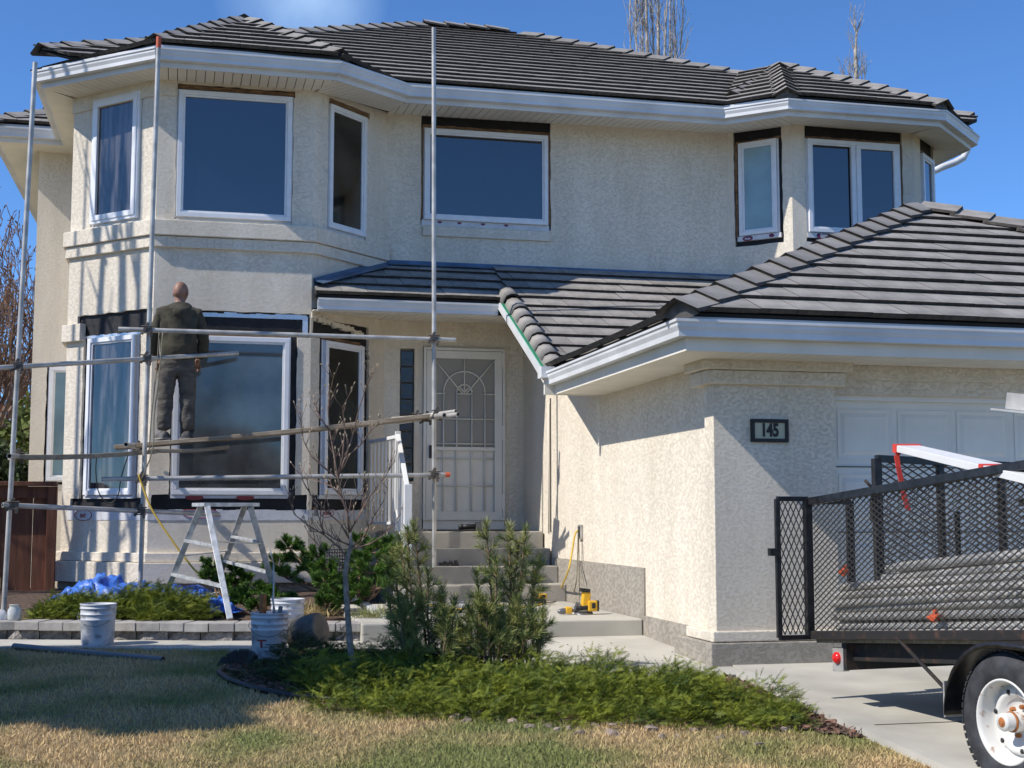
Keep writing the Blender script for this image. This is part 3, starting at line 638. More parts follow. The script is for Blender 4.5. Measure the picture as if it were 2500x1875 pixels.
def caps(a,b,par,me=None,lift=.05,ex=.34,end=True,nm='ridge_tile'):
    a,b=Vector(a),Vector(b); d=(b-a); Ln=d.length; d.normalize(); x=d.cross(Vector((0,0,1))).normalized(); z=x.cross(d)
    M=Matrix((x,d,z)).transposed().to_4x4(); n=max(1,int(Ln/ex+.3))
    for i in range(n): inst(nm,me or CAP,par,Matrix.Translation(a+d*(i*ex-.04)+z*(lift+R.uniform(0,.005)))@M@Matrix.Rotation(R.uniform(-.012,.012),4,'Z'))
    if end:
        w=.15; mb=MB(); p=a+d*.02
        T=p+z*(lift+.07); Lf=p-x*w+z*(lift-.05); Rt=p+x*w+z*(lift-.05); B=p-d*.01-Vector((0,0,.055)); bk=a+d*.2
        mb.add([T,Lf,Rt,B,bk],[(0,1,3),(0,3,2),(1,0,4),(0,2,4),(1,4,3),(2,3,4)]); mb.build('hip_starter','starter',par)
# garage roof
ez=1.44
gf=roofplane('garage_front',(3.35,9.12,ez),(1,0),(0,1),.5,[(3.35,9.12),(11.2,9.12),(7.35,12.6)],label='dark tiled front slope of the garage roof')
gl=roofplane('garage_left',(3.37,9.1,ez),(0,-1),(1,0),.435,[(3.37,9.1),(7.37,12.6),(7.37,16.3),(3.37,12.9)],indiv=False,offs=.1)
caps((3.40,9.17,ez+.01),(7.33,12.58,ez+1.74),gf); caps((11.2,9.12,ez),(7.37,12.6,ez+1.76),gf)
mb=MB(); mb.add([(7.35,12.6,ez+1.7),(11.2,9.12,ez-.03),(11.2,16.3,ez-.03),(7.35,16.3,ez+1.7)],[(0,1,2,3)]); mb.build('roof','underlay',house)
# porch roof with the slope running down behind the garage eave
def onbay(c): return False
pr=roofplane('porch',(1.28,15.06,2.43),(1,0),(0,1),.5,[(1.28,15.06),(1.28,15.34),(2.24,16.3),(3.56,16.3),(3.56,15.06)],label='shaded tiled slope over the porch',ev=.125)
pz=2.44-.5*(15.02-12.98)
pr2=roofplane('porch_low',(3.56,12.98,pz),(1,0),(0,1),.5,[(3.56,12.98),(3.56,16.3),(7.1,16.3),(3.85,12.98)],hide=lambda c:c.z<ez-.12+.435*(c.x-3.37),label='sunlit tiled slope beside the porch')
caps((3.51,12.99,pz-.03),(3.51,15.0,2.40),pr2,RAKE,lift=.045,ex=.30,end=False,nm='rake_tile')
caps((3.51,15.0,2.40),(3.51,15.3,2.55),pr2,RAKE,lift=.045,ex=.30,end=False,nm='rake_tile')
# blue flashing along the wall
mb=MB(); A=[(1.27,15.325,2.665),(2.235,16.285,3.095),(7.2,16.285,3.095)]
for a,b in zip(A,A[1:]):
    a,b=Vector(a),Vector(b); t=(b-a).normalized(); o=Vector((t.y,-t.x,0)).normalized()
    mb.add([a+o*.012+Vector((0,0,.04)),b+o*.012+Vector((0,0,.04)),b+o*.03-Vector((0,0,.0)),a+o*.03-Vector((0,0,.0)),a+o*.14-Vector((0,0,.035)),b+o*.14-Vector((0,0,.035)),a+Vector((0,0,.04)),b+Vector((0,0,.04)),a-Vector((0,0,.08)),b-Vector((0,0,.08))],[(0,1,2,3),(3,2,5,4),(0,1,7,6),(6,7,9,8),(4,5,9,8)])
mb.build('wall_flashing','flashing',house)
# main hip roof
mz=5.135; P5=.5
mainpoly=[(-1.93,16.02),(-1.38,15.53),(9.8,15.53),(10.22,15.95),(4.95,21.1),(3.45,21.1)]
bapex=(.485,17.26)
def under_bay(c):
    # below the left or right bay roof
    def h(x0,x1,y0,x,y):
        f=y-y0; l=((x-x0)+(y-y0))*.7071; r=((x1-x)+(y-y0))*.7071; return 5.165+P5*min(f,l,r)
    a=h(-.53,1.50,14.83,c.x,c.y); b=h(6.99,9.16,14.95,c.x,c.y)
    return (a>c.z+.12 and c.y<18.2) or (b>c.z+.12 and c.y<18.2)
mr_=roofplane('main',(-1.95,15.53,mz),(1,0),(0,1),P5,mainpoly,indiv=False,hide=under_bay)
caps((10.12,16.0,mz+.2),(4.95,21.1,mz+2.78),mr_,end=False); caps((-1.80,15.9,mz+.15),(3.45,21.1,mz+2.78),mr_,end=False); caps((3.5,21.1,mz+2.80),(4.9,21.1,mz+2.80),mr_,end=False)
mb=MB(); mb.add([(-1.92,16.05,mz-.05),(3.45,21.1,mz+2.72),(-1.95,26.7,mz-.05),(10.2,16.0,mz-.05),(4.95,21.1,mz+2.72),(10.25,26.7,mz-.05)],[(0,1,2),(3,5,4),(1,4,5,2)]); mb.build('roof','underlay',house)
# left bay roof
bl=roofplane('bay_front',(-.53,14.74,mz-.03),(1,0),(0,1),P5,[(-.53,14.74),(1.50,14.74),bapex],label='tiled front slope of the left bay roof')
s7=.70711
roofplane('bay_left',(-.53,14.74,mz-.03),(s7,-s7),(s7,s7),P5,[(-.53,14.74),bapex,(.48,18.0),(-.3,18.0),(-1.94,16.24)],indiv=False)
roofplane('bay_right',(1.50,14.76,mz-.03),(s7,s7),(-s7,s7),P5,[(1.50,14.76),(2.42,15.60),(1.2,18.0),(.49,18.0),bapex],indiv=False)
caps((-.51,14.90,mz+.01),(bapex[0],bapex[1],mz+1.2),bl); caps((1.48,14.90,mz+.01),(bapex[0]+.02,bapex[1],mz+1.2),bl)
caps((.49,17.3,mz+1.2),(.49,18.3,mz+1.22),bl,end=False)
# right bay roof
rapx=(8.075,17.0)
rb=roofplane('rbay_front',(6.99,14.97,mz),(1,0),(0,1),P5,[(6.99,14.97),(9.16,14.97),(rapx[0],17.55)],label='tiled front slope of the right bay roof')
roofplane('rbay_left',(6.99,14.97,mz),(s7,-s7),(s7,s7),P5,[(6.99,14.97),(8.075,17.55),(8.0,17.9),(7.6,17.9),(6.38,15.58)],indiv=False)
roofplane('rbay_right',(9.16,14.97,mz),(s7,s7),(-s7,s7),P5,[(9.16,14.97),(10.2,15.98),(8.2,17.9),(8.075,17.55)],indiv=False)
caps((7.01,15.03,mz+.01),(8.06,17.53,mz+1.27),rb); caps((9.14,15.03,mz+.01),(8.09,17.53,mz+1.27),rb); caps((6.75,16.1,mz+.28),(8.0,17.6,mz+1.2),rb)
# left wing roof
lw=roofplane('wing',(-2.76,18.43,mz),(1,0),(0,1),P5,[(-2.76,18.43),(-1.0,18.43),(-1.0,20.3)],indiv=False)
caps((-2.74,18.5,mz),(-1.1,20.2,mz+.9),lw)
print('individual tiles',roof_count[0])
# ---------------------------------------------------------------- front door, glass blocks, porch
mb=MB(); s0,s1=FD.sx(2.72),FD.sx(3.71)
ring(mb,FD,s0-.015,s1+.015,-.05,2.065,.03,-.06,.045); door=mb.build('front_door','doorwhite',house,label='white front door behind an ornamental security screen')
mb=MB(); ring(mb,FD,s0+.02,s1-.02,-.04,2.03,.095,.0,.038); mb.fbox(FD,s0+.115,s1-.115,.0,.036,.80,.845); mb.build('security_frame','doorwhite',door,bevel=.004)
mb=MB(); mb.fbox(FD,s0+.02,s1-.02,-.07,-.05,-.04,2.03)
for a,b in ((s0+.17,s0+.44),(s0+.53,s0+.80)):
    for c,d in ((.10,.62),(1.0,1.42),(1.5,1.85),(.70,.92)): mb.fbox(FD,a,b,-.05,-.045,c,c+.012); mb.fbox(FD,a,b,-.05,-.045,d,d+.012); mb.fbox(FD,a,a+.012,-.05,-.045,c,d); mb.fbox(FD,b-.012,b,-.05,-.045,c,d)
mb.build('door_leaf','doorwhite',door)
mb=MB(); mb.fbox(FD,s0+.115,s1-.115,-.012,-.004,.845,1.935); mb.build('insect_screen','screen',door)
mb=MB(); mb.fbox(FD,s0+.115,s1-.115,-.02,-.012,.055,.80); mb.build('lower_glass','doorwhite',door)
G=lambda u,z:FD.p(u,.02,z); cx=(s0+s1)/2; lx,rx_=s0+.115,s1-.115; mb=MB(); r=.009
def bar(a,b,rr=r): mb.tube([G(*a),G(*b)],rr,6)
def arc(R0,z0,n=14): mb.tube([G(cx+R0*math.cos(math.pi*i/n),z0+R0*math.sin(math.pi*i/n)) for i in range(n+1)],r,6)
cz=1.50
arc(.095,cz+.02); arc(.26,cz+.02); 
for q in (-.26,-.095,.095,.26): bar((cx+q,cz+.02),(cx+q,.06))
bar((cx,cz),(cx,1.935)); bar((cx-.02,cz),(lx,1.92)); bar((cx+.02,cz),(rx_,1.92)); bar((cx,cz+.02),(cx-.055,cz+.08)); bar((cx,cz+.02),(cx+.055,cz+.08))
bar((lx,cz),(cx-.24,cz)); bar((rx_,cz),(cx+.24,cz)); bar((cx-.095,cz),(cx+.095,cz))
for z in (1.19,.885,.70,.37): bar((lx,z),(rx_,z))
mb.build('grille','doorwhite',door)
mb=MB()
for z in (.18,1.02,1.92):
    mb=MB(); mb.fbox(FD,s1-.03,s1+.012,.038,.046,z-.09,z+.09,0); mb.build('hinge','doorwhite',door)
mb=MB(); mb.fbox(FD,s0+.055,s0+.085,.04,.075,.70,.86); mb.build('handle','plasticblack',door,bevel=.008)
mb=MB(); mb.fbox(FD,s0-.01,s1+.01,-.08,.02,-.16,-.055); mb.build('threshold','doorwhite',house)
mb=MB(); mb.lathe(FD.p(cx-.03,-.04,1.42),[(0,.012),(.012,.01),(.014,0)],10,(0,-1,0)); mb.build('peephole','ink',door)
a,b=FD.sx(2.425),FD.sx(2.585); mb=MB(); mb.fbox(FD,a-.01,b+.01,-.085,-.07,.42,2.05); sl=mb.build('sidelight','parging',house)
for i in range(8):
    mb=MB(); z=.435+i*.2; mb.fbox(FD,a,b,-.07,-.035,z,z+.19); mb.build('glass_block','blockglass',sl,bevel=.008)
mb=MB(); mb.lathe(FD.p(FD.sx(2.30),0,.67),[(0,.03),(.02,.025),(.025,0)],10,(0,-1,0)); mb.build('doorbell','rawwood',house)
mb=MB()
# nailed pegs, corner of the house
porch=thing('front_steps',(3,15,-.91),'four broad concrete steps rising to the front door','steps')
mb=MB(); mb.box((2.16,15.26,-1.2),(3.95,16.29,-.175)); mb.build('porch_slab','concrete_step',porch,bevel=.012)
for y,z in ((14.92,-.365),(14.59,-.55),(14.26,-.735)):
    mb=MB(); mb.box((2.16,y,-1.2),(3.948,y+.338 if y>14.9 else y+.333,z)); mb.build('step','concrete_step',porch,bevel=.012)
mb=MB(); mb.box((1.42,11.67,-1.25),(3.944,14.262,-.918)); prop(mb.build('landing','concrete',kind='structure',bevel=.014))
# railing
rail=thing('stair_railing',(2.2,14.6,-.17),'white metal picket railing beside the front steps','railing')
A=Vector((2.24,15.24,0)); B=Vector((2.17,14.02,0)); zA,zB=.92,.26
mb=MB(); mb.box((A.x-.03,A.y-.03,-.17),(A.x+.03,A.y+.03,.96)); mb.build('post','whitepaint',rail,bevel=.004)
mb=MB(); mb.box((B.x-.04,B.y-.04,-.92),(B.x+.04,B.y+.04,.33)); mb.build('post','whitepaint',rail,bevel=.004)
mb=MB(); mb.bar((A.x,A.y,zA),(B.x,B.y,zB),.05,.04); mb.build('top_rail','whitepaint',rail,bevel=.004)
mb=MB(); mb.bar((A.x,A.y,zA-.85),(B.x,B.y,zB-.85),.04,.03); mb.build('bottom_rail','whitepaint',rail)
mb=MB(); mb.bar((A.x,A.y,zA-.02),(2.02,16.2,zA-.04),.05,.04); mb.build('top_rail','whitepaint',rail,bevel=.004); mb=MB(); mb.bar((A.x,A.y,-.08),(2.02,16.2,-.08),.03,.03); mb.build('bottom_rail','whitepaint',rail)
for i in range(1,11):
    q=A.lerp(B,i/11); z=zA+(zB-zA)*i/11; mb=MB(); mb.box((q.x-.011,q.y-.011,z-.85),(q.x+.011,q.y+.011,z)); mb.build('picket','whitepaint',rail)
for i in range(1,8):
    q=A.lerp(Vector((2.02,16.2,0)),i/8); mb=MB(); mb.box((q.x-.011,q.y-.011,-.08),(q.x+.011,q.y+.011,zA-.03)); mb.build('picket','whitepaint',rail)
# ---------------------------------------------------------------- planter wall of blocks
pw=thing('retaining_wall',(0,12.3,-1.1),'low planter wall of grey concrete blocks with a flat block cap','retaining wall')
line=[(-6.5,12.85),(-1.7,12.70),(-.75,12.42),(.1,12.10),(.9,11.93),(1.42,11.80)]
def along(line,step):
    out=[];rem=0
    for a,b in zip(line,line[1:]):
        a,b=Vector(a),Vector(b); L_=(b-a).length; t=(b-a)/L_; s=rem
        while s<L_: out.append((a+t*s,t)); s+=step
        rem=s-L_
    return out
for (p,t) in along(line,.218):
    o=Vector((t.y,-t.x)); mb=MB(); w_=.213; j=R.uniform(-.006,.006); zz=R.uniform(-.002,.003)
    q=[p+o*(.03+j),p+t*w_+o*(.03+j),p+t*w_*.97-o*.26,p+t*w_*.03-o*.26]
    mb.prism([(v.x,v.y) for v in q],-.995+zz,-.92+zz); mb.build('cap_block','block',pw,bevel=.006)
for (p,t) in along(line,.29):
    o=Vector((t.y,-t.x)); mb=MB(); w_=.28
    V=[];nx_,nz_=5,4
    for k in range(nz_):
        for i in range(nx_):
            e=i in(0,nx_-1) or k in (0,nz_-1); d=-.03+(0 if e else R.uniform(.0,.04)); q=p+t*(w_*i/(nx_-1))+o*d; V.append((q.x,q.y,-1.2+.20*k/(nz_-1)))
    mb.add(V,[(k*nx_+i,k*nx_+i+1,(k+1)*nx_+i+1,(k+1)*nx_+i) for k in range(nz_-1) for i in range(nx_-1)])
    q=[p-o*.03,p+t*w_-o*.03,p+t*w_-o*.22,p-o*.22]; mb.prism([(v.x,v.y) for v in q],-1.2,-1.0); mb.build('wall_block','block_rough',pw)
mb=MB(); lx0=[(-6.5,13.0),(-1.7,12.86),(-.75,12.58),(.1,12.27),(.9,12.10),(1.42,11.98),(1.42,14.3),(2.2,14.3),(2.2,16.3),(1.25,15.3),(-.5,15.3),(-1.5,16.3),(-1.5,16.6),(-6.5,16.6)]
V=[];xs_=[-6.5+.16*i for i in range(50)]; ys_=[12.2+.15*i for i in range(30)]
def soilz(x,y): return -.955+.13*max(0,min(1,(y-13)/1.6))+.02*noise.noise(Vector((x*3,y*3,0)))
def inpoly(x,y,P):
    c=False
    for i in range(len(P)):
        (x0,y0),(x1,y1)=P[i-1],P[i]
        if (y0>y)!=(y1>y) and x<(x1-x0)*(y-y0)/(y1-y0)+x0: c=not c
    return c
cells=[(x,y) for x in xs_ for y in ys_ if inpoly(x,y,lx0)]
for x,y in cells:
    a=.0801;b=.0751; mb.add([(x+i*a,y+j*b,soilz(x+i*a,y+j*b)) for i,j in((-1,-1),(1,-1),(1,1),(-1,1))],[(0,1,2,3)],smooth=True)
mb.build('garden_soil','soil',kind='structure')
# ---------------------------------------------------------------- fence and gate at the left
fe=thing('wooden_fence',(-3,16,-1.05),'reddish brown wooden board fence beside the left bay','fence')
x=-1.60
while x>-5.2:
    mb=MB(); mb.box((x-.152,15.99,-1.1),(x,16.012+R.uniform(-.003,.003),.20)); mb.build('board','fence',fe); x-=.158
mb=MB(); mb.box((-5.2,15.94,.20),(-1.56,15.985,.33)); mb.build('rail','fence',fe,bevel=.004)
mb=MB(); mb.box((-5.2,15.93,-.95),(-1.56,15.985,-.83)); mb.build('rail','fence',fe)
mb=MB(); mb.box((-5.2,15.88,.335),(-1.50,16.06,.385)); mb.build('cap_rail','fence',fe,bevel=.004)
mb=MB(); mb.box((-1.60,15.93,-1.1),(-1.50,16.04,.33)); mb.build('post','fence',fe,bevel=.004)
mb=MB(); mb.box((-5.0,15.2,0),(-4,15.4,1)) 
pg=thing('pergola_beam',(-2.9,17.8,1.1),'brown wooden beam end jutting in at the left edge above the fence','beam')
mb=MB(); mb.add([(-4.6,17.8,1.14),(-2.42,17.8,1.2),(-2.35,17.8,1.38),(-4.6,17.8,1.38),(-4.6,17.88,1.14),(-2.42,17.88,1.2),(-2.35,17.88,1.38),(-4.6,17.88,1.38)],MB.HF); mb.build('beam','fence',pg)
mb=MB(); mb.box((-4.2,17.8,-1.1),(-4.08,17.9,1.14)); mb.build('post','fence',pg)
# ---------------------------------------------------------------- house number and outlet
nb=thing('house_number_plaque',tuple(atY(1660,930,9.78)),'small black framed plaque reading 145 on the stucco pillar','house number')
a=atY(1620,905,9.8); b=atY(1701,956,9.8)
mb=MB(); FP=Facet((3.9,9.8),(4.93,9.8)); ring(mb,FP,a.x-3.9,b.x-3.9,b.z,a.z,.028,.0,.032); mb.build('frame','ink',nb,bevel=.003)
mb=MB(); mb.fbox(FP,a.x-3.88,b.x-3.92,.002,.018,b.z+.02,a.z-.02); mb.build('face','cream',nb)
def text(s,loc,size,rot,matn,parent,name='lettering',ext=.003,off=0,align='CENTER',sx=1):
    c=bpy.data.curves.new(name,'FONT'); c.body=s; c.size=size; c.extrude=ext; c.offset=off; c.align_x=align; c.align_y='CENTER'
    t=bpy.data.objects.new(name,c); COL.objects.link(t); dg=bpy.context.evaluated_depsgraph_get(); me=bpy.data.meshes.new_from_object(t.evaluated_get(dg)); bpy.data.objects.remove(t)
    me.materials.clear(); me.materials.append(MATS[matn]); o=bpy.data.objects.new(name,me); COL.objects.link(o); o.parent=parent
    o.matrix_local=Matrix.Translation(Vector(loc)-org(parent))@rot@Matrix.Diagonal((sx,1,1,1)); ORG[o.name]=org(parent); return o
RX=Matrix.Rotation(math.pi/2,4,'X')
text('145',((a.x+b.x)/2,9.778,(a.z+b.z)/2),.14,RX,'ink',nb,'numerals',off=.005,sx=.72)
ol=thing('outdoor_outlet',(3.94,13.7,-.17),'small metal outlet box on the sunlit side wall','outlet')
FS=Facet((3.965,16.3),(3.965,9.9)); u=16.3-13.72
mb=MB(); ring(mb,FS,u-.055,u+.055,-.24,-.09,.016,.0,.025); mb.build('cover','galv',ol); mb=MB(); mb.fbox(FS,u-.035,u+.035,.004,.02,-.22,-.11); mb.build('socket','ink',ol)
def logo(F_,s,z,w,h,txt,ts,d=.016,half=0,inv=False):
    # printed oval mark, cut by the sheet's edge
    mb=MB(); n=26; P=[]
    for i in range(n):
        g=2*math.pi*i/n; zz=h*math.sin(g)
        if half: zz=min(zz,half)
        P.append((s+w*math.cos(g),z+zz))
    if ts!='line': mb.add([F_.p(u_,d,z_) for u_,z_ in P],[tuple(range(n))]); o=mb.build('printed_logo','purple' if ts=='fill' else 'redink',house)
    else: mb.tube([F_.p(u_,d,z_) for u_,z_ in P]+[F_.p(*(P[0][0],d,P[0][1]))],.004,4,False); o=mb.build('printed_logo','redink',house)
    ang=math.atan2(F_.t.y,F_.t.x); rot=Matrix.Rotation(ang,4,'Z')@RX
    if inv: rot=rot@Matrix.Rotation(math.pi,4,'Z')
    lines=txt.split('\n')
    for i,l_ in enumerate(lines):
        if l_: text(l_,F_.p(s,d+.003,z+(len(lines)-1)*h*.27-i*h*.55-(h*.12 if half else 0)),h*(.95 if len(lines)==1 else .75),rot,'wrap' if ts=='fill' else 'redink',house,'printed_word',.0008,.002)
logo(FBF,FBF.sx(7.78),3.575,.10,.055,'Proto\nWrap','fill',d=.016,half=.03)
logo(FBL,FBL.sx(6.93),3.588,.07,.035,'Proto','fill',d=.016,half=.028); logo(FBL,FBL.sx(7.16),3.592,.035,.025,'','fill',d=.016)
for s in (2.9,3.15,3.45,3.75): logo(FM,FM.sx(s),3.648,.028,.018,'','fill',d=-.006,half=.008)
for s in (.0,.55): logo(FF,FF.sx(s),.205,.10,.03,'INT','redfill',d=.003,half=.018,inv=False)
logo(FF,FF.sx(.06),.035,.19,.06,'TNI','line',d=.011,half=.035,inv=True)
logo(FL,FL.sx(-1.30)+.12,.01,.14,.06,'INT','line',d=.011,half=.05); logo(FR,FR.sx(1.47),.035,.12,.05,'DOOM','line',d=.011,half=.035)
# ---------------------------------------------------------------- scaffold
scf=thing('scaffold',(-.5,14.3,-.85),'pipe scaffold of grey steel tubes clamped in front of the bay windows','scaffold')
RP=.0245
def dpt(px,py,d):   # point on the viewing ray at level distance d from the camera position
    r=ray(px,py); f=Vector((FW.x,FW.y,0)).normalized(); return r*(d/r.dot(f))
def pole(a,b,nm='pole',m='galv',red=None):
    mb=MB(); mb.pipe(a,b,RP,.005,12); o=mb.build(nm,m,scf)
    if red:
        d=(Vector(b)-Vector(a)).normalized(); mb=MB(); mb.tube([Vector(b)-d*red,Vector(b)+d*.001],RP+.0015,12,False); mb.build('red_end','orange',scf)
P1=(dpt(8,1320,13.0),dpt(76,135,13.2)); P2=(dpt(302,1290,14.0),dpt(343,80,14.0)); P3=(dpt(938,1226,14.6),dpt(937,60,14.6))
pole(*P1); pole(*P2,red=.12); pole(*P3)
hz=[((-40,799,13.0),(40,792,12.95),(318,775,13.95),(534,764,14.6)),((256,711,13.9),(320,713,13.95),(937,733,14.55),(984,735,14.6)),
    ((220,1036,13.9),(308,1034,13.95),(938,1026,14.55),(971,1027,14.6)),((3,1091,12.9),(30,1092,12.93),(305,1104,13.93),(490,1115,14.5)),]
coup=[]
for q in hz:
    a=dpt(*q[0]); b=dpt(*q[-1]); A1=dpt(*q[1]); B1=dpt(*q[2]); pole(A1+(A1-B1).normalized()*(A1-a).length,B1+(B1-A1).normalized()*(B1-b).length,'ledger',red=.05 if q[0][0]==220 else None); coup+=[A1,B1]
# short transoms carrying the planks
for px,py,d0,px2,py2,d1 in ((305,968,14.75,272,960,13.7),(860,912,15.3,990,895,14.2),(848,905,15.6,960,897,14.3),(20,985,12.75,62,986,13.9),(905,900,14.75,985,889,14.35)):
    a=dpt(px,py,d0); b=dpt(px2,py2,d1); pole(a,b,'transom'); coup.append(a.lerp(b,.5 if px!=305 else .15))
def coupler(p):
    mb=MB(); p=Vector(p); mb.obox(Matrix.Translation(p+Vector((0,.0,0))),.085,.085,.05); mb.obox(Matrix.Translation(p+Vector((-.03,-.035,.012)))@Matrix.Rotation(.5,4,'Y'),.03,.03,.14)
    mb.tube([p+Vector((-.07,-.045,.035)),p+Vector((.06,-.045,.035))],.008,6); mb.tube([p+Vector((-.06,-.045,-.035)),p+Vector((.055,-.045,-.035))],.007,6)
    mb.obox(Matrix.Translation(p+Vector((.03,-.04,-.045))),.025,.03,.06); mb.build('coupler','couple',scf,bevel=.004)
for c_ in coup: coupler(c_)
def plank(a,b,w,t,label,m='plank',tilt=0):
    a,b=Vector(a),Vector(b); n=10; mb=MB(); d=(b-a); L_=d.length; d.normalize(); s=d.cross(Vector((0,0,1))).normalized(); V=[]
    for i in range(n+1):
        q=a+d*L_*i/n+Vector((0,0,-.02*math.sin(math.pi*i/n))); ww=w/2*(1+.04*noise.noise(q*3)); tt=t/2*(1+.1*noise.noise(q*5))
        for x,z in((-1,-1),(1,-1),(1,1),(-1,1)): V.append(q+s*x*ww+Vector((0,0,z*tt)))
    F2=[(0,3,2,1),(4*n,4*n+1,4*n+2,4*n+3)]+[(4*i+j,4*i+(j+1)%4,4*i+4+(j+1)%4,4*i+4+j) for i in range(n) for j in range(4)]
    mb.add(V,F2); o=mb.build('plank',m,bevel=.005); prop(o,label,'plank'); return o
plank(dpt(250,967,14.3),dpt(985,893,14.75),.26,.045,'long weathered plank the worker stands on')
plank(dpt(25,988,13.3),dpt(330,976,14.2),.24,.045,'weathered plank running to the left pole of the scaffold')
plank(dpt(322,973,14.25),dpt(492,966,14.55),.2,.035,'short plank with a red tipped end under the main plank')
o=MB(); t_=dpt(470,967,14.45); o.box((t_.x,t_.y-.02,t_.z-.02),(t_.x+.1,t_.y+.08,t_.z+.008)); 
# hanging ropes and hose by the left pole
def cord(pts,r,m,label,cat='cord',name='cord',n=6):
    P=[Vector(p) for p in pts]; out=[]
    for i in range(len(P)-1):
        p0=P[max(0,i-1)];p1=P[i];p2=P[i+1];p3=P[min(len(P)-1,i+2)]
        for k in range(6):
            t=k/6; out.append(.5*((2*p1)+(p2-p0)*t+(2*p0-5*p1+4*p2-p3)*t*t+(3*p1-p0-3*p2+p3)*t**3))
    out.append(P[-1]); mb=MB(); mb.tube(out,r,n); return prop(mb.build(name,m),label,cat)
cord([dpt(352,718,13.85),dpt(345,800,13.85),dpt(333,900,13.85),dpt(330,970,13.85),dpt(306,1035,13.85)],.006,'cordgrey','slack brown rope hanging beside the thin one on the second pole','rope','rope')
cord([dpt(300,1025,13.85),dpt(306,1045,13.85),dpt(328,1100,13.82),dpt(370,1165,13.8),dpt(415,1225,13.8),dpt(440,1248,13.8)],.010,'cordyellow','yellow air hose hanging from the scaffold past the step ladder','hose','hose')
cord([dpt(344,718,13.9),dpt(338,800,13.9),dpt(327,900,13.9),dpt(322,975,13.9)],.006,'cordgrey','thin brown rope hanging down the second scaffold pole','rope','rope')
cord([dpt(209,985,14),dpt(207,1020,14),dpt(214,1065,14),dpt(236,1087,14),dpt(255,1070,14),dpt(262,1030,14),dpt(280,975,14)],.006,'ink','thin black cable looping under the plank by the left window')
# ---------------------------------------------------------------- person
def skinned(name,J,E,m,parent,sub=2,root=0,**k):
    me=bpy.data.meshes.new(name); o0=org(parent); me.from_pydata([tuple(Vector(p)-o0) for p,_ in J],E,[]); me.materials.append(MATS[m])
    o=bpy.data.objects.new(name,me); COL.objects.link(o); o.parent=parent; ORG[o.name]=o0
    md=o.modifiers.new('skin','SKIN'); md.use_smooth_shade=True
    for i,(p,r) in enumerate(J):
        rr=r if isinstance(r,tuple) else (r,r); me.skin_vertices[0].data[i].radius=rr; me.skin_vertices[0].data[i].use_root=(i==root)
    s=o.modifiers.new('sub','SUBSURF'); s.levels=sub; s.render_levels=sub; return prop(o,**k)
_a,_b=dpt(250,967,14.3),dpt(985,893,14.75); _t=.193; _f=_a.lerp(_b,_t); PX,PY,PZ=_f.x-.075,_f.y+.02,_f.z+.012
per=thing('person',(PX,PY,PZ),'bald worker in a dark olive hoodie and dusty grey trousers standing on the scaffold plank','person')
P_=lambda x,y,z:(PX+x,PY+y,PZ+z)
HT=1.70
# body (one continuous figure), facing the wall (+y)
J=[(P_(0,0,.93),(.10,.07)),(P_(0,-.01,1.12),(.10,.07)),(P_(0,0,1.33),(.11,.075)),(P_(0,.01,1.43),(.07,.06)),(P_(.005,.03,1.49),(.055,.055)),
   (P_(.01,.045,1.56),(.072,.085)),(P_(.01,.04,1.64),(.070,.088)),
   (P_(-.17,0,1.38),.055),(P_(-.235,.01,1.12),.042),(P_(-.23,.10,.92),.032),(P_(-.20,.16,.87),.03),
   (P_(.17,0,1.38),.055),(P_(.235,.01,1.12),.042),(P_(.23,.12,.94),.032),(P_(.20,.18,.90),.03),
   (P_(-.10,0,.86),.085),(P_(-.115,.01,.48),.055),(P_(-.125,-.01,.08),.040),(P_(.09,0,.86),.085),(P_(.10,.02,.48),.055),(P_(.105,.0,.08),.040)]
E_=[(0,1),(1,2),(2,3),(3,4),(4,5),(5,6),(2,7),(7,8),(8,9),(9,10),(2,11),(11,12),(12,13),(13,14),(0,15),(15,16),(16,17),(0,18),(18,19),(19,20)]
skinned('body',J,E_,'skin',per)
# skull, face and ears built as one shaped head over the neck
bm=bmesh.new(); bmesh.ops.create_uvsphere(bm,u_segments=28,v_segments=20,radius=1)
for v in bm.verts:
    x,y,z=v.co; sx_,sy_,sz_=.078,.098,.118
    if z<0: sx_*=1-.22*(-z); sy_*=1-.05*(-z)
    yy=y*sy_; 
    if y>.6 and -.35<z<.05 and abs(x)<.25: yy+=.022*(1-abs(x)/.25)
    if y>.7 and .05<z<.22 and .15<abs(x)<.5: yy-=.008
    if y<-.3 and z<-.4: yy+=.02
    v.co=Vector((x*sx_,yy,z*sz_))
for s in(-1,1):
    r_=bmesh.ops.create_uvsphere(bm,u_segments=10,v_segments=8,radius=1)
    for v in r_['verts']: v.co=Vector((s*.080+v.co.x*.010,v.co.y*.022-.002,v.co.z*.032-.012))
me=bpy.data.meshes.new('head'); bm.to_mesh(me); bm.free(); me.materials.append(MATS['skin'])
for p in me.polygons: p.use_smooth=True
inst('head',me,per,Matrix.Translation(P_(.012,.035,1.595))@Matrix.Rotation(rad(-28),4,'Z'))
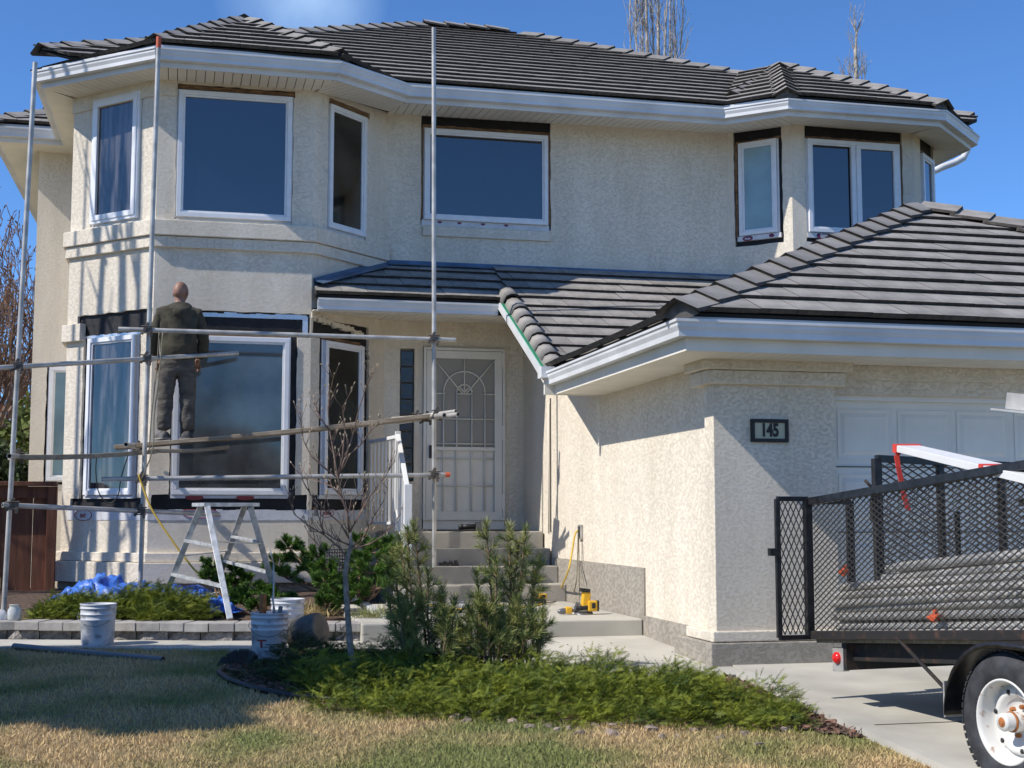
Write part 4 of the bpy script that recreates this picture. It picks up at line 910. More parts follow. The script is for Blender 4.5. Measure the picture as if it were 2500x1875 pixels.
# hoodie: torso, sleeves
J=[(P_(0,0,.83),(.190,.150)),(P_(0,-.015,.98),(.215,.165)),(P_(0,-.02,1.20),(.212,.155)),(P_(0,-.005,1.35),(.165,.115)),(P_(.005,.01,1.44),(.09,.085)),
   (P_(-.185,-.005,1.355),.085),(P_(-.265,-.01,1.10),.072),(P_(-.262,.055,.93),.058),(P_(-.235,.12,.87),.045),
   (P_(.185,-.005,1.355),.085),(P_(.265,-.01,1.10),.070),(P_(.255,.075,.95),.056),(P_(.225,.14,.90),.045)]
E_=[(0,1),(1,2),(2,3),(3,4),(3,5),(5,6),(6,7),(7,8),(3,9),(9,10),(10,11),(11,12)]
hd=skinned('hoodie',J,E_,'hoodie',per,sub=3,root=2)
tx_=bpy.data.textures.new('folds','CLOUDS'); tx_.noise_scale=.11; dm=hd.modifiers.new('folds','DISPLACE'); dm.texture=tx_; dm.strength=.035; dm.mid_level=.5; dm.texture_coords='LOCAL'
# hood lying on the back
mb=MB(); n=20; V=[]
for i in range(n):
    g=2*math.pi*i/n
    for j,(rr,zz,yo) in enumerate(((.075,1.475,.03),(.105,1.462,.01),(.125,1.425,-.01),(.115,1.375,-.015),(.08,1.35,-.01))):
        k=1+.35*max(0,-math.sin(g))**1.5*(1 if j>0 else .2); dz=-.10*max(0,-math.sin(g))**2*(j/4)
        V.append(P_(.005+rr*1.12*math.cos(g),yo+rr*math.sin(g)*k,zz+dz))
mb.add(V,[(i*5+j,((i+1)%n)*5+j,((i+1)%n)*5+j+1,i*5+j+1) for i in range(n) for j in range(4)],smooth=True)
hh=mb.build('hood','hoodie',per); ss=hh.modifiers.new('s','SUBSURF'); ss.levels=ss.render_levels=2
dm=hh.modifiers.new('folds','DISPLACE'); dm.texture=tx_; dm.strength=.03; dm.texture_coords='LOCAL'
# trousers
J=[(P_(0,0,.94),(.165,.12)),(P_(0,-.01,.84),(.175,.135)),(P_(-.105,0,.74),(.108,.115)),(P_(-.122,.012,.47),(.082,.09)),(P_(-.128,-.005,.20),(.074,.082)),(P_(-.13,-.01,.085),(.07,.085)),
   (P_(.10,0,.74),(.108,.115)),(P_(.108,.025,.47),(.080,.09)),(P_(.112,.008,.20),(.072,.082)),(P_(.115,.005,.085),(.068,.085))]
E_=[(0,1),(1,2),(2,3),(3,4),(4,5),(1,6),(6,7),(7,8),(8,9)]
tr=skinned('trousers',J,E_,'trouser',per,sub=3,root=1); tx2=bpy.data.textures.new('creases','CLOUDS'); tx2.noise_scale=.06; dm=tr.modifiers.new('creases','DISPLACE'); dm.texture=tx2; dm.strength=.03; dm.texture_coords='LOCAL'
for s,px_,an in ((-1,-.15,25),(1,.12,-10)):
    mb=MB(); V=[]; prof=[(-.13,.05,.05,.045),(-.11,.075,.085,.06),(-.03,.09,.10,.06),(.05,.07,.085,.05),(.12,.05,.08,.045),(.165,.02,.045,.025)]
    Mx=Matrix.Translation(P_(px_,.02,0))@Matrix.Rotation(rad(an),4,'Z')
    for y,hz_,_,w in prof:
        for i in range(10):
            g=math.pi*i/9; V.append(Mx@Vector((w*math.cos(g),y,.012+max(.02,hz_)*math.sin(g))))
    mb.add(V,[(i*10+j,i*10+j+1,(i+1)*10+j+1,(i+1)*10+j) for i in range(5) for j in range(9)]+[tuple(range(10)),tuple(range(50,60))],smooth=True); sh=mb.build('shoe','shoe',per); q=sh.modifiers.new('s','SUBSURF'); q.levels=q.render_levels=1
    mb=MB(); V=[Mx@Vector((w*1.08*e,y,z)) for z in(0,.016) for y,_,_,w in prof for e in(-1,1)]
    mb.add(V,[(2*i,2*i+1,2*i+3,2*i+2) for i in range(5)]+[(12+2*i,12+2*i+1,12+2*i+3,12+2*i+2) for i in range(5)]+[(2*i+e,2*i+2+e,14+2*i+e,12+2*i+e) for i in range(5) for e in(0,1)]+[(0,1,13,12),(10,11,23,22)]); mb.build('sole','sole',sh)
# hands: palm, four fingers, thumb, tucked forward
for s in(-1,1):
    o0=Vector(P_(s*(.21),.19,.855 if s<0 else .885)); J=[(o0,.026),(o0+Vector((-s*.01,.03,-.03)),.032),(o0+Vector((-s*.015,.05,-.06)),.028)]; E_=[(0,1),(1,2)]
    hn=skinned('hand',J,E_,'skin',per,root=1)
    for k in range(4):
        b0=o0+Vector((-s*(.035-.02*k),.05,-.06)); L_=(.026,.03,.028,.022)[k]
        J=[(b0,.010),(b0+Vector((0,.012,-L_)),.0095),(b0+Vector((-s*.004,.0,-L_*1.9)),.0085),(b0+Vector((-s*.008,-.014,-L_*2.4)),.007)]; skinned('finger',J,[(0,1),(1,2),(2,3)],'skin',per)
    b0=o0+Vector((-s*.03,.03,-.015)); skinned('thumb',[(b0,.012),(b0+Vector((-s*.02,.02,-.025)),.011),(b0+Vector((-s*.022,.025,-.055)),.009)],[(0,1),(1,2)],'skin',per)
# ---------------------------------------------------------------- platform ladder
ld=thing('platform_ladder',(.0,12.9,-.9),'paint splashed aluminium work platform with splayed legs on the planter','ladder')
def leg(a,b,w=.055,t=.03): mb=MB(); mb.bar(a,b,w,t,(0,1,0)); mb.build('leg','alum',ld,bevel=.004)
T1a,T1b=dpt(433,1095,12.75),dpt(448,1095,12.5); T2a,T2b=dpt(528,1095,13.0),dpt(541,1095,12.8)
Bt=[dpt(353,1297,13.0),dpt(497,1337,12.05),dpt(492,1195,13.7),dpt(592,1275,13.1)]
Bt[2]=T2a+(Bt[2]-T2a)*1.9; Bt[3]=T2b+(Bt[3]-T2b)*1.15
for a,b in zip((T1a,T1b,T2a,T2b),Bt): leg(a,b)
for i,j,f in ((0,1,.36),(0,1,.72),(2,3,.33),(2,3,.62)):
    tt=(T1a,T1b,T2a,T2b); a=tt[i].lerp(Bt[i],f); b=tt[j].lerp(Bt[j],f if j!=3 else f*1.1)
    mb=MB(); mb.bar(a,b,.06,.028); mb.build('rung','alum',ld,bevel=.003)
mb=MB(); c=(T1a+T1b)/2; d=(T2a+T2b)/2; e=(d-c).normalized(); mb.bar(c-e*.06+Vector((0,0,.02)),d+e*.06+Vector((0,0,.02)),.27,.035); mb.build('platform','alum',ld,bevel=.004)
for a,b in ((T1a.lerp(Bt[0],.52),T2a.lerp(Bt[2],.5)),(T1b.lerp(Bt[1],.32),T2b.lerp(Bt[3],.38))): mb=MB(); mb.bar(a,b,.03,.012); mb.build('brace','alum',ld)
# ---------------------------------------------------------------- trailer
R0=dpt(1755,1372,9.0); R1=dpt(2212,1372,7.10); tf=(R1-R0).normalized(); tr_=Vector((-tf.y,tf.x,0)).normalized()
if tr_.x<0: tr_=-tr_
tu=Vector((0,0,1))
trl=thing('utility_trailer',tuple(R0-Vector((0,0,.45))),'black utility trailer with mesh sides loaded with scaffold tubes on the driveway','trailer')
T=lambda f,r,u:R0+tf*f+tr_*r+tu*u
HS=.875; LN=3.9; WD=1.75
def tbar(a,b,w,h,nm='rail',m='blackmetal',bev=.004,par=None): mb=MB(); mb.bar(T(*a),T(*b),w,h,tu); return mb.build(nm,m,par or trl,bevel=bev)
tbar((-.03,0,0),(LN,0,0),.05,.055,m='rustblack'); tbar((-.03,0,HS),(LN,0,HS),.05,.05)
tbar((-.03,WD,0),(LN,WD,0),.05,.055); tbar((-.03,WD,HS),(LN,WD,HS),.05,.05)
POST=(0,.99,2.05,3.05,3.88)
for f in POST: 
    tbar((f,0,0),(f,0,HS),.045,.045,'post'); tbar((f,WD,0),(f,WD,HS),.045,.045,'post')
def diamonds(org_,ux,uz,L_,H_,dw,dh,nm='mesh_panel',parent=None,w=.0040,d=.0060,ext=1.0):
    """expanded metal: each strand zigzags, neighbours touch at the knuckles"""
    mb=MB(); nrm=ux.cross(uz); nr=int(H_/dh)+1; nc=int(L_/dw*2)+1
    for r_ in range(nr*1):
        for s in(0,1):
            pts=[]
            for i in range(nc+1):
                x=min(L_,i*dw/2); z=r_*dh+(dh/2 if (i+s)%2 else 0)*1.0
                z=z if s==0 else r_*dh+dh/2+(0 if (i%2)==0 else 0)+((dh/2) if (i%2)==1 else 0) if False else (r_*dh+(dh/2 if (i%2)==(s) else 0) if s==0 else r_*dh+dh/2+(dh/2 if (i%2)==0 else 0))
                if z>H_: z=H_
                pts.append(org_+ux*x+uz*z)
            k=len(mb.v)
            for p in pts:
                mb.v+= [tuple(p-uz*w-nrm*d),tuple(p+uz*w-nrm*d*.2),tuple(p+uz*w+nrm*d),tuple(p-uz*w+nrm*d*.2)]
            for i in range(len(pts)-1):
                for j in range(4): mb.f.append((k+4*i+j,k+4*i+(j+1)%4,k+4*i+4+(j+1)%4,k+4*i+4+j)); mb.m.append(0); mb.sm.append(False)
    return mb.build(nm,'strand',parent or trl)
diamonds(T(.02,.012,.03),tf,tu,LN-.04,HS-.05,.068,.037,w=.0025,d=.0045)
diamonds(T(.02,WD-.012,.03),tf,tu,LN-.04,HS-.05,.086,.046)
# deck, frame and cross members
mb=MB(); mb.hexa([T(f,r,u) for u in(-.05,-.028) for f,r in((0,.03),(LN,.03),(LN,WD-.03),(0,WD-.03))]); mb.build('deck','plank',trl)
for r in (.12,WD-.12): tbar((.30,r,-.11),(LN+1.2,r if 0 else r,-.11),.05,.11,'frame_rail','rustblack')
for i in range(9): tbar((.32+i*.44,.1,-.085),(.05+i*.48,WD-.1,-.085),.04,.06,'cross_member','rustblack')
tbar((.30,.04,-.12),(.30,WD-.04,-.12),.05,.20,'rear_beam','rustblack')
tbar((.55,.0,-.02),(1.05,-.02,-.58+.22),.02,.02,'brace','rustblack') if 0 else tbar((.98,-.02,-.03),(1.55,-.06,-.36),.018,.018,'brace','rustblack')
a=tl=T(.0,.0,-.15)
mb=MB(); mb.obox(Matrix.Translation(T(.235,.06,-.155))@Matrix((tr_,tf,tu)).transposed().to_4x4(),.05,.12,.15); mb.build('light_bracket','galv',trl,bevel=.004)
mb=MB(); q=T(.235,.03,-.145); dirv=-tr_; mb.lathe(q,[(0,.022),(.026,.02),(.038,.006),(.038,-.02)],16,tuple(dirv)); mb.build('tail_light','lens',trl)
# narrow side gate swung open at the rear left, facing the street
ga,gb=dpt(1684,1378,8.93),dpt(1750,1376,9.0); gt=Vector((0,0,.905)); gx=(gb-ga)
def gbar(a,b,w=.032): mb=MB(); mb.bar(a,b,w,w,(0,0,1) if abs((b-a).normalized().z)<.9 else (0,1,0)); return mb.build('gate_frame','blackmetal',trl,bevel=.003)
gbar(ga,ga+gt); gbar(gb,gb+gt,.05); gbar(ga,gb); gbar(ga+gt,gb+gt)
diamonds(ga+Vector((0,0,.02)),Vector((0,0,1)),gx.normalized()*-1 if 0 else gx.normalized(),.87,gx.length,.088,.040,'gate_mesh')
mb=MB(); c=ga+gt*.615-gx.normalized()*.03; mb.obox(Matrix.Translation(c),.07,.05,.05); mb.build('latch','blackmetal',trl,bevel=.004)
# narrow rear wing and the tall rear ramp standing upright
ha=dpt(1842,1370,9.15); gbar(Vector((ha.x,ha.y,R0.z)),Vector((ha.x,ha.y,R0.z+.88)),.045); gbar(T(0,.05,HS-.0),Vector((ha.x,ha.y,R0.z+.875)),.035)
ra=dpt(1903,1372,9.3); rb_=dpt(2236,1372,9.75); top=1.20
rx0=(rb_-ra).normalized(); Lr=(rb_-ra).length
for k_ in (0,.5,1.0,1.5): 
    if k_*1.05<=Lr+.6: gbar(ra+rx0*k_*1.05,ra+rx0*k_*1.05+Vector((0,0,top)),.055 if k_==0 else .045)
gbar(ra+Vector((0,0,top)),rb_+rx0*.5+Vector((0,0,top)),.05); gbar(ra,rb_+rx0*.5,.05); gbar(ra+rx0*.66,ra+rx0*.66+Vector((0,0,.86)),.03)
diamonds(ra+rx0*.02+Vector((0,0,.02)),rx0,Vector((0,0,1)),Lr+.4,top-.03,.092,.048,'ramp_mesh')
mb=MB(); q=ra+Vector((-.05,-.02,.96)); mb.tube([q+Vector((-.05,0,.09)),q+Vector((-.01,0,.05)),q,q+Vector((0,0,-.1))],.012,6); mb.obox(Matrix.Translation(q+Vector((.01,0,-.12))),.04,.04,.14); mb.build('latch','rustblack',trl)
# wheel
wc=dpt(2204,1558,6.95); wn=-tr_; wheel=None; RW=.352
mb=MB(); mb.lathe(wc,[(.215,-.10),(.225,-.105),(.30,-.11),(.335,-.085),(.352,-.05),(.352,.045),(.340,.075),(.315,.098),(.27,.108),(.235,.104),(.212,.094),(.207,.08),(.207,-.09),(.215,-.10)],56,tuple(wn)); wheel=mb.build('wheel','rubber',trl)
mb=MB()
for i in range(56):
    g=2*math.pi*i/56; a=Matrix.Rotation(g,3,wn)@tu; 
    for s in (-.062,-.02,.02,.062): 
        c=wc+a*.353+wn*s; t_=a.cross(wn); mb.bar(c-t_*.014,c+t_*.014,.03,.008,tuple(a))
mb.build('tread','rubber',wheel,kind='stuff')
mb=MB(); mb.lathe(wc,[(.218,.088),(.212,.100),(.203,.098),(.195,.075),(.188,.03),(.180,.0),(.172,-.01),(.165,.02),(.150,.032),(.128,.026),(.115,.0),(.085,-.012),(.0,-.012)],48,tuple(wn)); rim=mb.build('rim','rimwhite',wheel)
for i in range(6):
    g=2*math.pi*i/6+.3; a=Matrix.Rotation(g,3,wn)@tu; mb=MB(); c=wc+a*.148+wn*.034; t_=a.cross(wn)
    mb.lathe(c,[(0,0),(.013,0),(.013,-.004)],10,tuple(wn)); mb.build('vent_hole','ink',wheel)
    a=Matrix.Rotation(g+.5,3,wn)@tu; c=wc+a*.075; mb=MB(); mb.lathe(c-wn*.012,[(.013,0),(.013,.02),(.009,.026),(0,.026)],6,tuple(wn),smooth=False); mb.build('wheel_nut','rust',wheel)
mb=MB(); mb.lathe(wc,[(.052,-.012),(.050,.05),(.046,.058),(.046,.105),(.040,.114),(.0,.116)],28,tuple(wn)); mb.build('hub','rimwhite',wheel)
mb=MB(); mb.lathe(wc+wn*.1165,[(0,0.002),(.022,.001),(.026,-.002)],18,tuple(wn)); mb.build('hub_cap','rust',wheel)
mb=MB(); mb.lathe(wc+wn*.05,[(.049,.0),(.054,.003),(.052,.012),(.048,.014)],24,tuple(wn)); mb.build('hub_ring','rust',wheel)
# fender: rounded sheet with a rolled lip
fh=Vector((tf.x,tf.y,0)).normalized(); mb=MB(); A=[]
for i in range(15):
    g=rad(188-178*i/14 if 1 else 0); rr=.43; A.append((math.cos(g)*rr*(1.0),min(.405,math.sin(g)*.46)-.0))
A=[(-.43,-.02),(-.43,.03)]+[(-.43*math.cos(rad(10+80*i/7))*1.0,.40*math.sin(rad(10+80*i/7))) for i in range(8)]
A+=[(.55,.40)]
V=[]
for fa,ua in A:
    for s in (-.13,.125,.135,.135): V.append(wc+fh*fa+Vector((0,0,1))*(ua-(.03 if s==.135 and len(V)%4==3 else 0))+wn*(s if s!=.135 else .135))
mb.add(V,[(i*4+j,i*4+j+1,i*4+5+j,i*4+4+j) for i in range(len(A)-1) for j in range(3)],smooth=True); fn=mb.build('fender','blackmetal',trl); so_=fn.modifiers.new('t','SOLIDIFY'); so_.thickness=.005
mb=MB(); q=wc+fh*-.445+Vector((0,0,.06)); mb.obox(Matrix.Translation(q)@Matrix((fh,tr_,Vector((0,0,1)))).transposed().to_4x4(),.012,.24,.19); mb.build('mud_flap','galv',trl)
mb=MB(); mb.tube([wc-wn*.1,wc+tr_*1.7],.035,10); mb.build('axle','rustblack',trl)
q2=wc+tr_*(WD+.35); mb=MB(); mb.lathe(q2,[(.207,-.08),(.30,-.11),(.352,-.05),(.352,.045),(.27,.105),(.207,.08),(0,.03)],40,tuple(wn)); mb.build('wheel','rubber',trl)
mb=MB(); mb.bar(T(LN,WD*.15,-.1),T(LN+1.3,WD/2,-.1),.06,.09,tu); mb.bar(T(LN,WD*.85,-.1),T(LN+1.3,WD/2,-.1),.06,.09,tu); mb.build('drawbar','rustblack',trl)
mb=MB(); mb.bar(T(LN+1.2,WD/2,0),T(LN+1.2,WD/2,-.1)-Vector((0,0,.6)),.06,.06,(1,0,0)); mb.build('jack','rustblack',trl)
# load: scaffold tubes
n_=0
for lay in range(9):
    for c_ in range(4):
        r=.07+c_*.062+R.uniform(-.03,.03)+(.03 if lay%2 else 0)+lay*.01; u=.0+lay*.051+R.uniform(-.012,.014)
        f0=.04+R.uniform(0,.10)+(.06*lay if lay>6 else 0); f1=LN-R.uniform(.05,.3); dz=.05*(lay-4)/9
        if lay>6 and c_<1: continue
        mb=MB(); mb.pipe(T(f0,r,u),T(f1,r+R.uniform(-.06,.06),u+dz+R.uniform(-.01,.04)),.0243,.004,12); o=mb.build('scaffold_tube','galv'); prop(o,'grey steel scaffold tube stacked with others behind the trailer mesh','tube','steel tubes lying in the trailer')
for f,r,u in ((.30,.06,.40),(1.25,.03,.10)):
    mb=MB(); mb.obox(Matrix.Translation(T(f,r,u))@Matrix.Rotation(.6,4,'X')@Matrix.Rotation(.5,4,'Z'),.055,.04,.035); mb.obox(Matrix.Translation(T(f+.02,r-.01,u+.015)),.022,.022,.055); mb.tube([T(f-.05,r-.01,u),T(f+.05,r-.01,u+.01)],.011,6)
    prop(mb.build('clamp','orange',bevel=.003),'orange rusty clamp on top of the tube stack near the trailer gate' if f<1 else 'orange rusty clamp caught low between the tubes behind the mesh','clamp')
q=T(2.0,.42,.62); mb=MB(); mb.obox(Matrix.Translation(q)@Matrix.Rotation(-.3,4,'Y')@Matrix.Rotation(.2,4,'X'),.24,.14,.10); prop(mb.build('red_case','redtape',bevel=.015),'red plastic case lying on the tubes at the right edge','case')
mb=MB(); 
for i in range(6): mb.bar(T(.35+.3*i,.9+.1*i,.05),T(1.7+.2*i,1.2,.1+.03*i),.09,.04,tu)
prop(mb.build('lumber_offcuts','plank'),'loose boards lying on the trailer deck behind the steel tubes','lumber',kind='stuff')
# white trim length with red tape lying across the trailer top
wa,wb=dpt(1956,968,9.1),dpt(2195,1024,7.2); wb=wa+(wb-wa)*1.35
mb=MB(); mb.bar(wa,wb,.16,.045); o=mb.build('trim_length','whitepaint',bevel=.003); prop(o,'long white metal trim length with red tape lying across the trailer top','trim')
d=(wb-wa); 
for f,w in ((.0,.07),(.62,.05)):
    mb=MB(); mb.bar(wa+d*f-d.normalized()*.01,wa+d*f+d.normalized()*w,.172,.056); t=mb.build('red_tape','redtape',o)
mb=MB(); c=wa; pts=[c+Vector((-.04,-.03,.0)),c+Vector((-.09,-.04,-.05)),c+Vector((-.085,-.05,-.13)),c+Vector((-.07,-.05,-.2)),c+Vector((-.055,-.05,-.3)),c+Vector((-.02,-.05,-.42))]
for a,b in zip(pts,pts[1:]): mb.bar(a,b,.035,.006,(0,1,0))
mb.build('tape_tail','redtape',o)
# galvanised channel reaching in from the right over the trailer, resting on a rack post out of frame
ca=dpt(2146,884,8.2); cb=dpt(2300,912,7.7)+Vector((.25,-.1,0))
ch=thing('steel_channel',tuple(cb),'galvanised steel channel poking in at the right edge above the trailer','channel')
mb=MB(); mb.bar(ca,cb,.07,.012); mb.bar(ca+Vector((.09,0,.055)),cb+Vector((0,0,.055)),.006,.10); mb.build('channel','galv',ch)
mb=MB(); mb.bar(cb+Vector((.0,0,-.01)),T(2.2,.9,0),.05,.05,(0,1,0)); mb.build('rack_post','galv',ch)
# ---------------------------------------------------------------- buckets
def bucket(x,y,z,label,tool=False,tilt=0):
    b=thing('bucket',(x,y,z),label,'bucket','plaster splattered white buckets')
    mb=MB(); M_=[(0,.004),(.128,.004),(.130,.0),(.131,.02),(.140,.24),(.145,.245),(.145,.252),(.141,.256),(.142,.285),(.148,.288),(.148,.296),(.143,.299),(.144,.335),(.151,.338),(.151,.346),(.146,.350),(.147,.365),(.152,.368),(.152,.378),(.141,.378),(.138,.34),(.126,.03),(0,.03)]
    mb.lathe((x,y,z),[(r,h) for r,h in M_],32); mb.build('pail','pail',b)
    mb=MB(); mb.tube([Vector((x-.152,y-.01,z+.31))]+[Vector((x-.152*math.cos(g)-.02,y-.17*math.sin(g),z+.31-.11*math.sin(g))) for g in [math.pi*i/10 for i in range(1,10)]]+[Vector((x+.152,y-.01,z+.31))],.0025,5); mb.build('bail_handle','metalgrey',b)
    return b
b1=atZ(210,1402,-1.11); bucket(b1.x,b1.y,-1.11,'plaster splattered white bucket standing alone on the lawn edge before the juniper')
b2=atZ(581,1428,-1.13); bb=bucket(b2.x,b2.y,-1.13,'white bucket with red letter T print and tools sticking out of the top')
mb=MB()
def onb(g,h,r=.1395): g=rad(g); return Vector((b2.x+r*math.sin(g),b2.y-r*math.cos(g),-1.13+h))
def patch(g0,g1,h0,h1,m,r=.1385,nm='printed_mark'):
    mb=MB(); n=6
    for i in range(n+1):
        g=g0+(g1-g0)*i/n; mb.v+= [tuple(onb(g,h0,r)),tuple(onb(g,h1,r+.003))]
    for i in range(n): mb.f.append((2*i,2*i+2,2*i+3,2*i+1)); mb.m.append(0); mb.sm.append(True)
    mb.build(nm,m,bb)
patch(-46,-12,.165,.178,'redink',.1395); patch(-33,-25,.115,.165,'redink',.1375)
for k_,(g0,g1,h) in enumerate(((-15,28,.135),(0,26,.118),(8,30,.075),(-22,22,.318),(-26,30,.270))):
    g=g0
    while g<g1: w_=R.uniform(2,5); patch(g,g+w_,h,h+(.009 if k_<3 else .017),'ink' if k_<3 else 'pail',.1375 if k_<3 else .1445); g+=w_+R.uniform(1,2)
patch(40,58,.10,.155,'ink',.1385)
tools=[((-.05,.02,.25),(-.055,.0,.52),.027,'rust','red handled tool standing in the T bucket','trowel handle'),((.03,0,.2),(.025,.03,.75),.006,'galv','thin steel rod standing in the T bucket','rod'),((.06,0,.25),(.02,.05,.50),.008,'galv','short steel tool leaning in the T bucket','tool')]
for a,b,r,m_,lb,ct in tools:
    mb=MB(); o=Vector((b2.x,b2.y,-1.13)); mb.tube([o+Vector(a),o+Vector(b)],r,8); 
    if r<.007: mb.tube([o+Vector(b),o+Vector(b)+Vector((-.03,.02,.12))],r,8)
    prop(mb.build('bucket_tool',m_),lb,ct)
mb=MB(); o=Vector((b2.x,b2.y,-1.13)); mb.obox(Matrix.Translation(o+Vector((.075,0,.36)))@Matrix.Rotation(.15,4,'Y'),.035,.02,.13); prop(mb.build('grey_tool','metalgrey',bevel=.006),'grey blunt tool end showing above the T bucket rim','tool')
b3=atZ(622,1392,-1.11); bucket(b3.x,b3.y+.1,-1.10,'white bucket half hidden behind the T bucket')
# dark can lying tilted on its side
c0=dpt(636,1372,11.1); ax=(dpt(690,1358,11.0)-c0).normalized(); mb=MB(); mb.lathe(c0,[(.125,0),(.13,-.003),(.133,.0),(.128,.10),(.135,.22),(.128,.255),(.10,.262),(0,.262)],28,tuple(ax)); mb.lathe(c0,[(.125,0),(.12,.10),(.12,.25),(0,.25)],28,tuple(ax),mi=1)
prop(mb.build('metal_can',['cancol','ink'] if 'cancol' in MATS else ['parging','ink']),'dull brown metal can lying on its side beside the buckets','can')
# curved black downspout elbow on the grass
P=[dpt(478,1462,10.3),dpt(482,1445,10.4),dpt(495,1428,10.4),dpt(515,1419,10.4),dpt(535,1420,10.4),dpt(546,1430,10.35),dpt(549,1448,10.3),dpt(552,1462,10.2)]
mb=MB()
for a,b in zip(P,P[1:]): mb.bar(a,b+(b-a)*.1,.12,.05,tuple(FW))
prop(mb.build('rubber_arch','ink',bevel=.01),'black bent rubber strip arching over the shaded grass','rubber strip')
mb=MB(); a=atZ(500,1410,-1.13); mb.bar(a,a+Vector((.14,.03,.03)),.04,.03); mb.bar(a+Vector((.13,.02,.02)),a+Vector((.28,-.05,-.02)),.05,.02); prop(mb.build('work_gloves','metalgrey',bevel=.008),'crumpled grey work gloves on the shaded grass left of the T bucket','gloves')
a,b=dpt(30,1397,11.2),dpt(352,1426,10.6); mb=MB(); mb.pipe(a,b,.03,.004,12); prop(mb.build('grey_pipe','metalgrey'),'long grey pipe lying in the shade across the lawn','pipe')
# glass jar and rag on the cap at the left
jr=thing('glass_jar',(-1.62,12.75,-.92),'small glass jar standing on the planter cap at the left edge','jar')
q=dpt(31,1336,12.15); mb=MB(); mb.lathe((q.x,q.y,-.92),[(0,0),(.055,0),(.06,.01),(.06,.09),(.045,.11),(.045,.13),(.05,.132),(.05,.137),(0,.137)],20); mb.build('jar_glass','clearglass',jr)
mb=MB(); q=dpt(4,1334,12.2); mb.lathe((q.x-.03,q.y,-.925),[(.10,0),(.09,.05),(.05,.09),(0,.10)],9); prop(mb.build('white_rag','wrap'),'crumpled white rag on the planter cap at the left edge','rag')
# ---------------------------------------------------------------- tools on the landing
def pt(px,py): return atZ(px,py,-.915)
zL=-.918
q=pt(1262,1327); gr=thing('angle_grinder',(q.x,q.y,zL),'yellow and black cordless cut-off saw resting on the landing','power tool')
mb=MB(); Z0=zL; mb.lathe((q.x,q.y+.02,Z0+.012),[(0,.012),(.085,.012),(.09,.0),(.085,-.006)],24,(.0,-.25,1)); mb.build('guard','metalgrey',gr)
mb=MB(); mb.obox(Matrix.Translation((q.x+.02,q.y+.02,Z0+.13))@Matrix.Rotation(.12,4,'Y'),.075,.075,.16); mb.obox(Matrix.Translation((q.x+.075,q.y,Z0+.08)),.09,.08,.10); mb.build('motor_body','yellow',gr,bevel=.012)
mb=MB(); mb.obox(Matrix.Translation((q.x+.012,q.y+.02,Z0+.225))@Matrix.Rotation(.12,4,'Y'),.09,.085,.035); mb.obox(Matrix.Translation((q.x+.08,q.y-.045,Z0+.085)),.035,.012,.05); mb.tube([(q.x-.06,q.y,Z0+.06),(q.x+.05,q.y-.01,Z0+.07)],.022,10); mb.obox(Matrix.Translation((q.x+.13,q.y+.02,Z0+.08)),.03,.06,.10); mb.build('battery','plasticblack',gr,bevel=.006)
q=pt(1228,1327); dr=thing('cordless_drill',(q.x,q.y,zL),'small yellow and black cordless driver lying left of the saw','power tool')
mb=MB(); mb.obox(Matrix.Translation((q.x,q.y,Z0+.04))@Matrix.Rotation(.1,4,'Y'),.065,.06,.065); mb.build('body','yellow',dr,bevel=.012)
mb=MB(); mb.lathe((q.x-.03,q.y,Z0+.035),[(.026,0),(.028,.02),(.022,.06),(.012,.075),(0,.075)],14,(-1,0,-.08)); mb.tube([(q.x+.03,q.y,Z0+.045),(q.x+.09,q.y,Z0+.055)],.024,10); mb.obox(Matrix.Translation((q.x+.08,q.y,Z0+.075))@Matrix.Rotation(.4,4,'Y'),.03,.04,.08); mb.build('chuck','metalgrey',dr)
q=pt(1166,1305); cg=thing('battery_charger',(q.x,q.y,zL),'black battery charger with a yellow battery at the foot of the steps','charger')
mb=MB(); mb.obox(Matrix.Translation((q.x-.03,q.y,Z0+.03)),.18,.11,.055); mb.build('base','plasticblack',cg,bevel=.015)
mb=MB(); mb.obox(Matrix.Translation((q.x+.03,q.y,Z0+.085)),.08,.08,.05); mb.build('battery','yellow',cg,bevel=.008); mb=MB(); mb.obox(Matrix.Translation((q.x+.03,q.y-.042,Z0+.085)),.04,.004,.03); mb.build('battery_label','plasticblack',cg)
q=atZ(1015,1146,-.17); nl=thing('nail_gun',(q.x,15.5,-.175),'black cordless tool lying on the porch before the door','power tool')
q=Vector((atY(1015,1140,15.5).x,15.5,-.175)); mb=MB(); mb.tube([q+Vector((-.10,0,.05)),q+Vector((.07,0,.055))],[.028,.03],10); mb.lathe(q+Vector((-.12,0,.05)),[(0,-.012),(.033,-.01),(.033,.03),(.028,.04)],12,(1,0,0)); mb.build('body','plasticblack',nl)
mb=MB(); mb.obox(Matrix.Translation(q+Vector((.10,0,.055))),.07,.07,.10); mb.build('battery','metalgrey',nl,bevel=.01)
mb=MB(); mb.box((2.66,15.3,-.172),(3.7,15.62,-.160)); prop(mb.build('door_mat','plasticblack'),'thin dark mat on the porch before the front door','mat')
q=atZ(948,1219,-.55); mb=MB()
for i,(dx,dz) in enumerate(((-.07,.02),(-.02,.035),(.04,.03),(.09,.035))): mb.obox(Matrix.Translation((q.x+dx,14.78,-.545+dz/2+.01))@Matrix.Rotation(.4*i,4,'Y'),.07,.07,.03)
prop(mb.build('black_glove','plasticblack',bevel=.01),'crumpled black glove on the third step beside the scaffold pole','glove')
